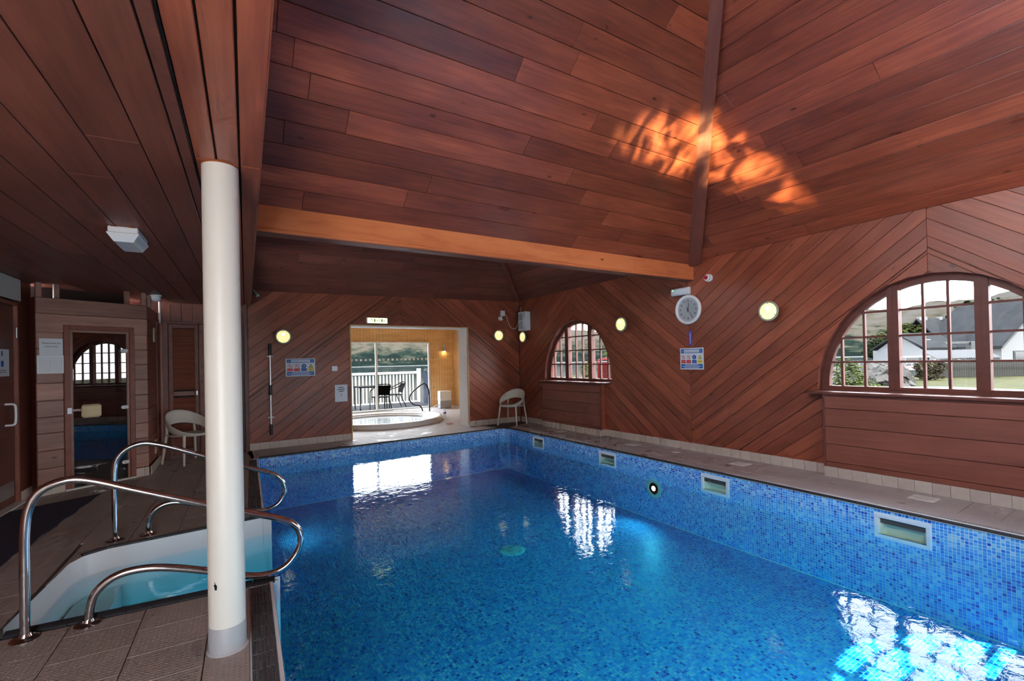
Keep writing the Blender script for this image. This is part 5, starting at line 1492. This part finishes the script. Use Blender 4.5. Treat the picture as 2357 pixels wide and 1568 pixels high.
# ================================================================== OUTSIDE
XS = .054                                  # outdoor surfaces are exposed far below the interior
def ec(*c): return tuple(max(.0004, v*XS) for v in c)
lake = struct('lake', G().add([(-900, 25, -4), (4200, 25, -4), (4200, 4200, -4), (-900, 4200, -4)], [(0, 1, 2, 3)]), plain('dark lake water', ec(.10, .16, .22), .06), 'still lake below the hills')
# hills: polar terrain
from mathutils import noise as mn
def ridge(az):
    pts = [(-40, .15), (0, .16), (24, .17), (30, .11), (36, .062), (44, .058), (52, .066), (60, .080), (66, .084), (72, .074), (78, .080), (84, .105), (100, .10), (120, .1)]
    for (a, b), (c, d) in zip(pts[:-1], pts[1:]):
        if a <= az <= c: return b+(d-b)*(az-a)/(c-a)
    return .1
def hill(a, b):
    az = -35+150*a; D = 830+800*b
    s_ = min(1, b*1.5); s_ = s_*s_*(3-2*s_)
    x, y = D*sin(rad(az)), D*cos(rad(az))
    h = ridge(az)*1360*s_
    h *= 1+.12*mn.fractal(V3(x/260, y/260, 3), 1, 2, 5)
    h += 12*s_*mn.fractal(V3(x/70, y/70, 8), 1, 2, 4)
    return V3(x, y, -4.2+max(0, h))
def hill_mat():
    m, nt, b = mat('hillside'); L = nt.links.new
    geo = N(nt, 'ShaderNodeNewGeometry'); sp_ = N(nt, 'ShaderNodeSeparateXYZ'); L(geo.outputs['Position'], sp_.inputs[0])
    n = N(nt, 'ShaderNodeTexNoise'); n.inputs['Scale'].default_value = .022; n.inputs['Detail'].default_value = 10; n.inputs['Roughness'].default_value = .72; L(geo.outputs['Position'], n.inputs['Vector'])
    zz = N(nt, 'ShaderNodeMapRange'); zz.inputs['From Min'].default_value = 0; zz.inputs['From Max'].default_value = 55; zz.inputs['To Min'].default_value = -.13; zz.inputs['To Max'].default_value = .13; zz.clamp = True; L(sp_.outputs['Z'], zz.inputs['Value'])
    ad = N(nt, 'ShaderNodeMath', operation='ADD'); L(n.outputs['Fac'], ad.inputs[0]); L(zz.outputs[0], ad.inputs[1])
    cr = N(nt, 'ShaderNodeValToRGB'); e = cr.color_ramp.elements
    e[0].position = .40; e[0].color = (*ec(.05, .085, .075), 1); e[1].position = .70; e[1].color = (*ec(.52, .48, .44), 1)
    for p, c in ((.46, (.10, .15, .12)), (.52, (.26, .27, .20)), (.58, (.44, .38, .28))):
        q = e.new(p); q.color = (*ec(*c), 1)
    L(ad.outputs[0], cr.inputs[0]); L(cr.outputs[0], b.inputs['Base Color']); b.inputs['Roughness'].default_value = 1; b.inputs['Specular IOR Level'].default_value = 0
    return m
struct('hills', G().grid(hill, 300, 46), hill_mat(), 'brown and green hills across the lake', 180)
# shore strip of far trees and tiny houses
struct('far_shore', G().grid(lambda a, b: V3((835+10*b)*sin(rad(-30+140*a)), (835+10*b)*cos(rad(-30+140*a)), -4+.7*b), 140, 3), plain('pale shingle shore', ec(.40, .37, .33), 1), 'pale far shoreline of the lake')
# land by the right wall
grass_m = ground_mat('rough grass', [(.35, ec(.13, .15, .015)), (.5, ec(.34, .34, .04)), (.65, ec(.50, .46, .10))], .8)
land = [(6.9, -60), (160, -60), (160, 40), (72, 27), (60, 16.2), (44, 13.2), (36, 13.4), (30, 11.2), (24, 10.3), (8, 6.2), (6.9, 6.0)]
struct('garden_ground', G().prism(land, -.6, -.36), grass_m, 'grass outside the large window')
struct('garden_path', G().prism([(6.9, -8), (28.5, -8), (29.6, 5.0), (30.5, 8.2), (28.8, 10.2), (24, 9.6), (7, 5.8)], -.36, -.33), plain('grey tarmac', ec(.22, .22, .24), .9), 'grey path just outside the large window')
struct('beach', G().add([(7, 6, -.45), (30, 11.5, -.5), (78, 27, -1.4), (230, 80, -4.1), (215, 105, -4.1), (75, 46, -2.6), (30, 24, -2.2), (9, 12, -2.4)], [(0, 1, 6, 7), (1, 2, 5, 6), (2, 3, 4, 5)]), ground_mat('pale sand and weed', [(.4, ec(.20, .17, .11)), (.55, ec(.50, .45, .36)), (.7, ec(.62, .58, .5))], .25), 'pale beach sloping to the lake')
# rock armour: too many small stones to count
g = G(); rr = random.Random(4)
for i in range(1500):
    a, b = rr.random(), rr.random()
    px, py = 29.5+10*a+7*b, 13.4-2.6*b*(1-a*.2)+3.2*a-.6
    px = 30.0+rr.random()*27; f_ = (px-30)/40
    py = (10.6+f_*15.0)+(rr.random()-.35)*(3.4+f_*2.2)
    zc = -.42+.75*rr.random()**2*(1-.3*f_)
    r_ = .14+.30*rr.random()**2
    ax = V3(rr.random()-.5, rr.random()-.5, rr.random()-.5); mx = Matrix.Rotation(rr.random()*6, 3, ax.normalized())
    g.box((px, py, zc), (r_*1.5, r_*1.2, r_), mx)
o = obj('rock_armour', g, ground_mat('pale shore rocks', [(.35, ec(.30, .28, .25)), (.5, ec(.62, .58, .54)), (.66, ec(.85, .83, .80))], 1.3)); tag(o, 'heap of pale shore rocks outside the large window', 'rocks', kind='stuff')
# foliage
def leafball(name, c, rad_, n, size, m, lb_, cat, group=None, trunk=None, seed=1, cone=False):
    r = random.Random(seed); t = thing(name, lb_, cat, loc=(c[0], c[1], c[2]-rad_[2] if not cone else c[2]), group=group)
    g = G()
    for _ in range(n):
        if cone:
            h = r.random()**.8; rr_ = (1-h)*rad_[0]*(.55+.45*r.random()); a = r.random()*2*pi; p = V3(rr_*cos(a), rr_*sin(a), h*rad_[2])
        else:
            d = V3(r.gauss(0, 1), r.gauss(0, 1), r.gauss(0, 1)).normalized()*(.55+.45*r.random()**.6)
            lob = 1+.22*sin(5*d.x+seed)+.18*sin(6*d.z+2*seed)
            p = V3(d.x*rad_[0]*lob, d.y*rad_[1]*lob, d.z*rad_[2]*lob+rad_[2])
        s_ = size*(.6+.8*r.random()); mx = Matrix.Rotation(r.random()*6.3, 3, 'Z') @ Matrix.Rotation(r.random()*3.1, 3, 'X')
        q = [mx @ V3(*v) for v in ((-s_, 0, -s_*.55), (s_, 0, -s_*.55), (s_*.9, 0, s_*.55), (-s_*.9, 0, s_*.55))]
        g.add([p+v for v in q], [(0, 1, 2, 3)])
    obj('foliage', g, m, t)
    zt = trunk or .2
    obj('trunk', G().tube([(0, 0, -zt), (0, 0, rad_[2]*.9)], [max(.04, rad_[0]*.06), .02+rad_[0]*.02], 7), plain(name+' bark', ec(.12, .09, .06), .9), t)
    return t
gl1 = ground_mat('dark tree leaves', [(.35, ec(.05, .10, .025)), (.55, ec(.16, .28, .07)), (.7, ec(.30, .46, .13))], 1.2)
gl2 = ground_mat('fresh green leaves', [(.35, ec(.22, .34, .05)), (.55, ec(.60, .80, .16)), (.7, ec(1.0, 1.1, .36))], 6)
gl3 = ground_mat('conifer needles', [(.35, ec(.010, .022, .012)), (.6, ec(.04, .07, .03))], 2)
gl4 = ground_mat('brown shrub leaves', [(.35, ec(.12, .10, .04)), (.55, ec(.36, .28, .12)), (.7, ec(.5, .46, .2))], 2)
leafball('garden_shrub', (15.97, 6.56, .55), (.40, .40, .80), 1500, .03, gl2, 'bright leafy shrub close outside the left of the large window', 'shrub', seed=3, trunk=.4)
leafball('garden_shrub', (18.9, 7.4, .05), (.62, .5, .42), 1100, .035, gl2, 'low yellow-green shrub beyond the bright one', 'shrub', seed=5, trunk=.3)
leafball('brown_bush', (37.5, 10.95, .28), (.72, .72, .64), 1500, .055, gl4, 'brownish bush at the left end of the timber fence', 'bush', seed=6)
leafball('shore_tree', (72.2, 25.8, 1.9), (1.6, 1.6, 1.5), 1800, .13, gl1, 'dark small tree beside the lake shore', 'tree', seed=8, trunk=1.5)
leafball('shore_tree', (62.6, 20.0, 2.6), (2.0, 2.0, 1.9), 2400, .14, gl4 if False else ground_mat('olive leaves', [(.35, ec(.12, .18, .03)), (.55, ec(.32, .42, .07)), (.7, ec(.58, .62, .15))], .7), 'broad olive-green tree left of the slate house', 'tree', seed=9, trunk=2)
leafball('conifer', (95.2, 23.1, 3.2), (2.6, 2.6, 5.6), 1600, .22, gl3, 'dark pointed conifer behind the slate roof', 'conifer', seed=11, cone=True, trunk=3)
leafball('conifer', (63.9, 16.9, .8), (1.1, 1.1, 4.2), 500, .2, gl3, 'small dark conifer at the left end of the slate roof', 'conifer', seed=12, cone=True, trunk=1)
for i, (dx, dy, dz, r_) in enumerate(((0, 0, 0, 3.6), (3, -9.5, .6, 4.2), (6, -19.5, 1.2, 4.6), (9, -30, 2, 5))):
    leafball('woodland_tree', (104+dx, 23.5+dy, 6.2+dz), (r_, r_, r_*.75), 2600, .26, gl1, ('leafy tree behind the slate roof, next to the pointed conifer', 'second leafy tree behind the slate roof', 'third leafy tree behind the slate roof', 'tall leafy tree behind the white gable')[i], 'tree', 'trees behind the house', seed=20+i, trunk=6)
leafball('lakeside_bush', (17.25, 19.75, .55), (.34, .34, .85), 1200, .04, gl2, 'leafy bush beside the red telephone box', 'bush', seed=31, trunk=.9)
leafball('lakeside_bush', (15.6, 19.3, -.1), (.45, .45, .55), 900, .04, gl2, 'small bush in the centre light of the small window', 'bush', seed=33, trunk=.6)
leafball('young_tree', (22.9, 23.6, 1.7), (.5, .5, 1.0), 1200, .045, gl2, 'young leafy tree behind the red telephone box', 'tree', seed=32, trunk=2)
struct('lakeside_ground', G().prism([(8.5, 13), (30, 17), (30, 26), (17, 27), (9, 18)], -2, -1.0), grass_m, 'lower grass by the telephone box')
# red telephone box
t = thing('telephone_box', 'red telephone box seen through the small window', 'telephone box', Matrix.Translation((19.5, 20.8, -1.0)) @ Matrix.Rotation(rad(-40), 4, 'Z'))
rd = plain('telephone box red', ec(.62, .004, .012), .8, spec=.05)
obj('body', G().rbox((-.44, -.44, 0), (.44, .44, 2.1), .02), rd, t)
obj('cornice', G().rbox((-.48, -.48, 2.08), (.48, .48, 2.20), .02), rd, t)
obj('domed_roof', G().grid(lambda a, b: V3((a-.5)*.94, (b-.5)*.94, 2.2+.28*(1-(2*a-1)**2)*.5+.28*(1-(2*b-1)**2)*.5-.0), 12, 12), rd, t, 80)
for sx in (-1, 0, 1):
    for k in range(5):
        obj('pane', G().bbox((sx*.25-.09, -.445, .5+k*.3), (sx*.25+.09, -.44, .74+k*.3)), plain('dark red glazing', ec(.20, .004, .008), .6, spec=.1) if (sx == -1 and k == 0) else MATS['dark red glazing'], t)
# timber fence
fm = ground_mat('silvered fence boards', [(.35, ec(.16, .16, .14)), (.5, ec(.32, .31, .28)), (.65, ec(.46, .45, .42))], 2.5)
t = thing('timber_fence', 'weathered grey vertical board fence beyond the lawn', 'fence', loc=(40.25, 11.5, -.36))
fa, fb = V3(0, 0, 0), V3(5.6, -3.5, -.06); fd = (fb-fa).normalized(); fl = 6.9
nbd = 42
for i in range(nbd):
    hgt = 1.10+.05*((i*7) % 5)/5
    g = G().rbox((-.074, -.015, 0), (.074, .015, hgt), .004)
    put('fence_board', g.mesh('fence_board', fm), t, frame(fa+fd*(.08+i*.158), fd, Z.cross(fd), Z))
obj('fence_rail', G().rbox((0, .015, .3), (6.7, .06, .38), .004), fm, t, None, frame(fa, fd, Z.cross(fd), Z))
# lamp post
t = thing('lamp_post', 'thin dark lamp post on the lawn before the fence', 'lamp post', loc=(31.86, 8.47, -.36))
dk = plain('dark painted iron', ec(.03, .05, .06), .5)
obj('pole', G().tube([(0, 0, 0), (0, 0, 1.2)], .045, 8), dk, t)
obj('cross_arm', G().tube([(.38, -.3, 1.24), (.2, -.15, 1.20), (0, 0, 1.15), (-.2, .15, 1.20), (-.38, .3, 1.24)], .03, 8), dk, t)
for s_ in (-1, 1): obj('lantern', G().lathe([(.02, -.06), (.07, -.03), (.06, .06), (0, .09)], 10, V3(-.38*s_, .3*s_, 1.27)), dk, t)
# house with slate roof
hd_ = V3(61.3, 16.0, 0)
hx = V3(.85, -.53, 0).normalized(); hy = Z.cross(hx)
HMx = frame(V3(58.3, 17.6, -.36), hx, hy, Z)
t = thing('slate_house', 'white house with long slate roof and gable beyond the fence', 'house', HMx)
sl_m = ground_mat('slate roof', [(.35, ec(.10, .11, .13)), (.5, ec(.17, .18, .20)), (.65, ec(.22, .23, .25))], 1.2)
wm_ = plain('bright white render', ec(1.4, 1.42, 1.45), .9)
obj('wall', G().bbox((0, 0, 0), (17, 6, 2.3)), wm_, t)
def slopes(g, x0, x1, y0, y1, z0, z1, th=.15):
    ym = (y0+y1)/2
    g.add([(x0, y0-.3, z0-.1), (x1, y0-.3, z0-.1), (x1, ym, z1), (x0, ym, z1), (x0, y0-.3, z0+th-.1), (x1, y0-.3, z0+th-.1), (x1, ym, z1+th), (x0, ym, z1+th)], [(0, 3, 2, 1), (4, 5, 6, 7), (0, 1, 5, 4), (0, 4, 7, 3), (1, 2, 6, 5)])
    g.add([(x0, y1+.3, z0-.1), (x1, y1+.3, z0-.1), (x1, ym, z1), (x0, ym, z1), (x0, y1+.3, z0+th-.1), (x1, y1+.3, z0+th-.1), (x1, ym, z1+th), (x0, ym, z1+th)], [(0, 1, 2, 3), (7, 6, 5, 4), (0, 4, 5, 1), (0, 3, 7, 4), (1, 5, 6, 2)])
g = G(); slopes(g, 2.3, 17, 0, 6, 2.3, 5.1); obj('roof', g, sl_m, t)
g = G(); slopes(g, -1.4, 2.6, -1.8, 4.2, 2.1, 3.55); obj('lower_roof', g, sl_m, t)
obj('lower_gable', G().add([(-1.1, -1.5, 2.0), (-1.1, 4.0, 2.0), (-1.1, 1.2, 3.5)], [(0, 1, 2)]), wm_, t)
obj('lower_wall', G().bbox((-1.1, -1.5, 0), (2, 4.0, 2.0)), wm_, t)
# gabled wing towards the camera
gx0, gx1, gy, ga = 2.0, 9.2, -5.7, 6.0
gm = (gx0+gx1)/2
g = G().add([(gx0, gy, 0), (gx1, gy, 0), (gx1, gy, 2.2), (gm, gy, ga), (gx0, gy, 2.2), (gx0, 0, 0), (gx1, 0, 0), (gx1, 0, 2.2), (gm, 0, ga), (gx0, 0, 2.2)], [(0, 1, 2, 3, 4), (0, 4, 9, 5), (1, 6, 7, 2)])
obj('gable_wall', g, wm_, t)
for sx in (-1, 1):
    e_ = gm+sx*(gm-gx0+.35)
    g = G().add([(gm, gy-.4, ga+.12), (e_, gy-.4, 1.95), (e_, 2, 1.95), (gm, 2, ga+.12), (gm, gy-.4, ga+.32), (e_, gy-.4, 2.15), (e_, 2, 2.15), (gm, 2, ga+.32)], [(0, 1, 2, 3), (7, 6, 5, 4), (0, 4, 5, 1), (1, 5, 6, 2), (3, 7, 4, 0)])
    obj('gable_roof', g, sl_m, t)
    obj('barge_board', G().add([(gm, gy-.42, ga+.3), (e_, gy-.42, 2.1), (e_, gy-.42, 1.85), (gm, gy-.42, ga+.05)], [(0, 1, 2, 3)] if sx < 0 else [(3, 2, 1, 0)]), dk, t)
wn = obj('window', G().bbox((3.0, -5.76, .3), (4.1, -5.7, 1.7)), dk, t)
obj('pane', G().bbox((3.1, -5.78, .4), (4.0, -5.76, 1.6)), plain('dark house glazing', ec(.05, .06, .08), .1), wn)
for x, y, z in ((.4, -.6, 2.72),):
    mx = Matrix.Rotation(rad(40), 3, 'X'); obj('rooflight', G().box((x, y, z), (.55, .7, .12), mx), plain('rooflight glass', ec(.5, .55, .6), .1) if 'rooflight glass' not in MATS else MATS['rooflight glass'], t)
obj('chimney_pots', G().bbox((2.5, 2.8, 5.0), (2.8, 3.2, 5.45)).bbox((3.0, 2.8, 5.0), (3.3, 3.2, 5.45)).bbox((4.6, 2.8, 5.0), (4.9, 3.2, 5.4)), wm_, t)
# low shed with corrugated roof behind the fence
t = thing('open_shed', 'low timber shed with pale corrugated roof behind the fence', 'shed', frame(V3(45.7, 12.8, -.36), V3(.85, -.53, 0), V3(.53, .85, 0), Z))
obj('roof', G().grid(lambda a, b: V3(4.8*a, 1.4*b, 1.25+.62*b+.03*sin(a*190)), 160, 3), plain('pale corrugated sheet', ec(.42, .40, .43), .7), t)
g = G()
obj('front_boards', G().bbox((.05, .05, 0), (4.75, .12, 1.2)), plain('dark shed timber', ec(.06, .045, .035), .9), t)
# boats and trailer on the slip
t = thing('caravan', 'small white van parked by the shore tree', 'vehicle', frame(V3(52.5, 16.6, -.3), V3(.85, -.53, 0), V3(.53, .85, 0), Z))
obj('body', G().rbox((-1.0, -.6, .45), (1.5, .6, 1.35), .12), plain('van paint', ec(.8, .82, .88), .4), t)
obj('windows', G().bbox((-.8, -.62, .95), (1.2, -.6, 1.2)), MATS['dark house glazing'], t)
for x in (-.6, .9): obj('wheel', G().lathe([(.22, 0), (.22, .12)], 16, V3(x, -.62, .45), V3(0, 1, 0)), dk, t)
t = thing('beached_boat', 'small red boat lying on the rocks', 'boat', frame(V3(47.5, 15.2, -.05), V3(.85, -.53, 0), V3(.53, .85, 0), Z))
obj('hull', G().grid(lambda a, b: V3(-1.1+2.2*a, (-.35+.7*b)*sin(pi*min(1, a*.9+.1))**.5, .32-.32*sin(pi*b)*sin(pi*(a*.85+.1))**.4), 14, 9), plain('boat red', ec(.6, .04, .06), .4), t, 60)
t = thing('slip_crane', 'dark gantry crane with yellow jib behind the fence', 'crane', frame(V3(53.6, 13.6, -.3), V3(.85, -.53, 0), V3(.53, .85, 0), Z))
obj('mast', G().rbox((.9, -.2, 0), (1.4, .3, 2.5), .02), dk, t)
obj('beam', G().rbox((-1.2, -.1, 2.3), (1.4, .1, 2.5), .02), dk, t)
obj('platform', G().rbox((-.7, -.3, .5), (1.0, .3, .8), .02), dk, t)
for x in (-.7, -.1, .5): obj('post', G().tube([(x, -.28, .8), (x, -.28, 1.5)], .035, 6), dk, t)
obj('yellow_bin', G().lathe([(.14, 0), (.16, .5), (.08, .9), (0, .95)], 12, V3(-.15, .1, .8)), plain('machine yellow', ec(.9, .45, .05), .5), t)

# ================================================================== CAUSTIC GLINT (added patterned spot imitating sun bounced off the pool)
spl = bpy.data.lights.new('added_glint_spot', 'SPOT')
spl.energy = 1250; spl.color = (1, .76, .34); spl.spot_size = rad(36); spl.spot_blend = 1.0; spl.shadow_soft_size = .02
spl.use_nodes = True
nt = spl.node_tree; em = nt.nodes['Emission']
geo = N(nt, 'ShaderNodeTexCoord'); mp = N(nt, 'ShaderNodeMapping'); mp.inputs['Scale'].default_value = (17, 34, 17); mp.inputs['Rotation'].default_value = (0, 0, .55)
no = N(nt, 'ShaderNodeTexNoise'); no.inputs['Scale'].default_value = 1.0; no.inputs['Detail'].default_value = 4; no.inputs['Distortion'].default_value = 1.2
mr = N(nt, 'ShaderNodeMapRange'); mr.inputs['From Min'].default_value = .42; mr.inputs['From Max'].default_value = .72; mr.inputs['To Min'].default_value = .12; mr.inputs['To Max'].default_value = 3.0
n2 = N(nt, 'ShaderNodeTexNoise'); n2.inputs['Scale'].default_value = .33; n2.inputs['Detail'].default_value = 2; n2.inputs['Distortion'].default_value = .6
mr2 = N(nt, 'ShaderNodeMapRange'); mr2.inputs['From Min'].default_value = .42; mr2.inputs['From Max'].default_value = .56
mu = N(nt, 'ShaderNodeMath', operation='MULTIPLY')
L = nt.links.new
L(geo.outputs['Normal'], mp.inputs['Vector']); L(mp.outputs[0], no.inputs['Vector']); L(mp.outputs[0], n2.inputs['Vector']); L(no.outputs['Fac'], mr.inputs['Value']); L(n2.outputs['Fac'], mr2.inputs['Value']); L(mr.outputs[0], mu.inputs[0]); L(mr2.outputs[0], mu.inputs[1]); L(mu.outputs[0], em.inputs['Strength'])
spo = bpy.data.objects.new('added_glint_spot', spl); COL.objects.link(spo)
spo.location = (4.42, .96, WZ+.01)
spo.rotation_euler = (V3(4.65, 3.15, 3.62)-spo.location).to_track_quat('-Z', 'Y').to_euler()
spo.scale = (1, .33, 1)
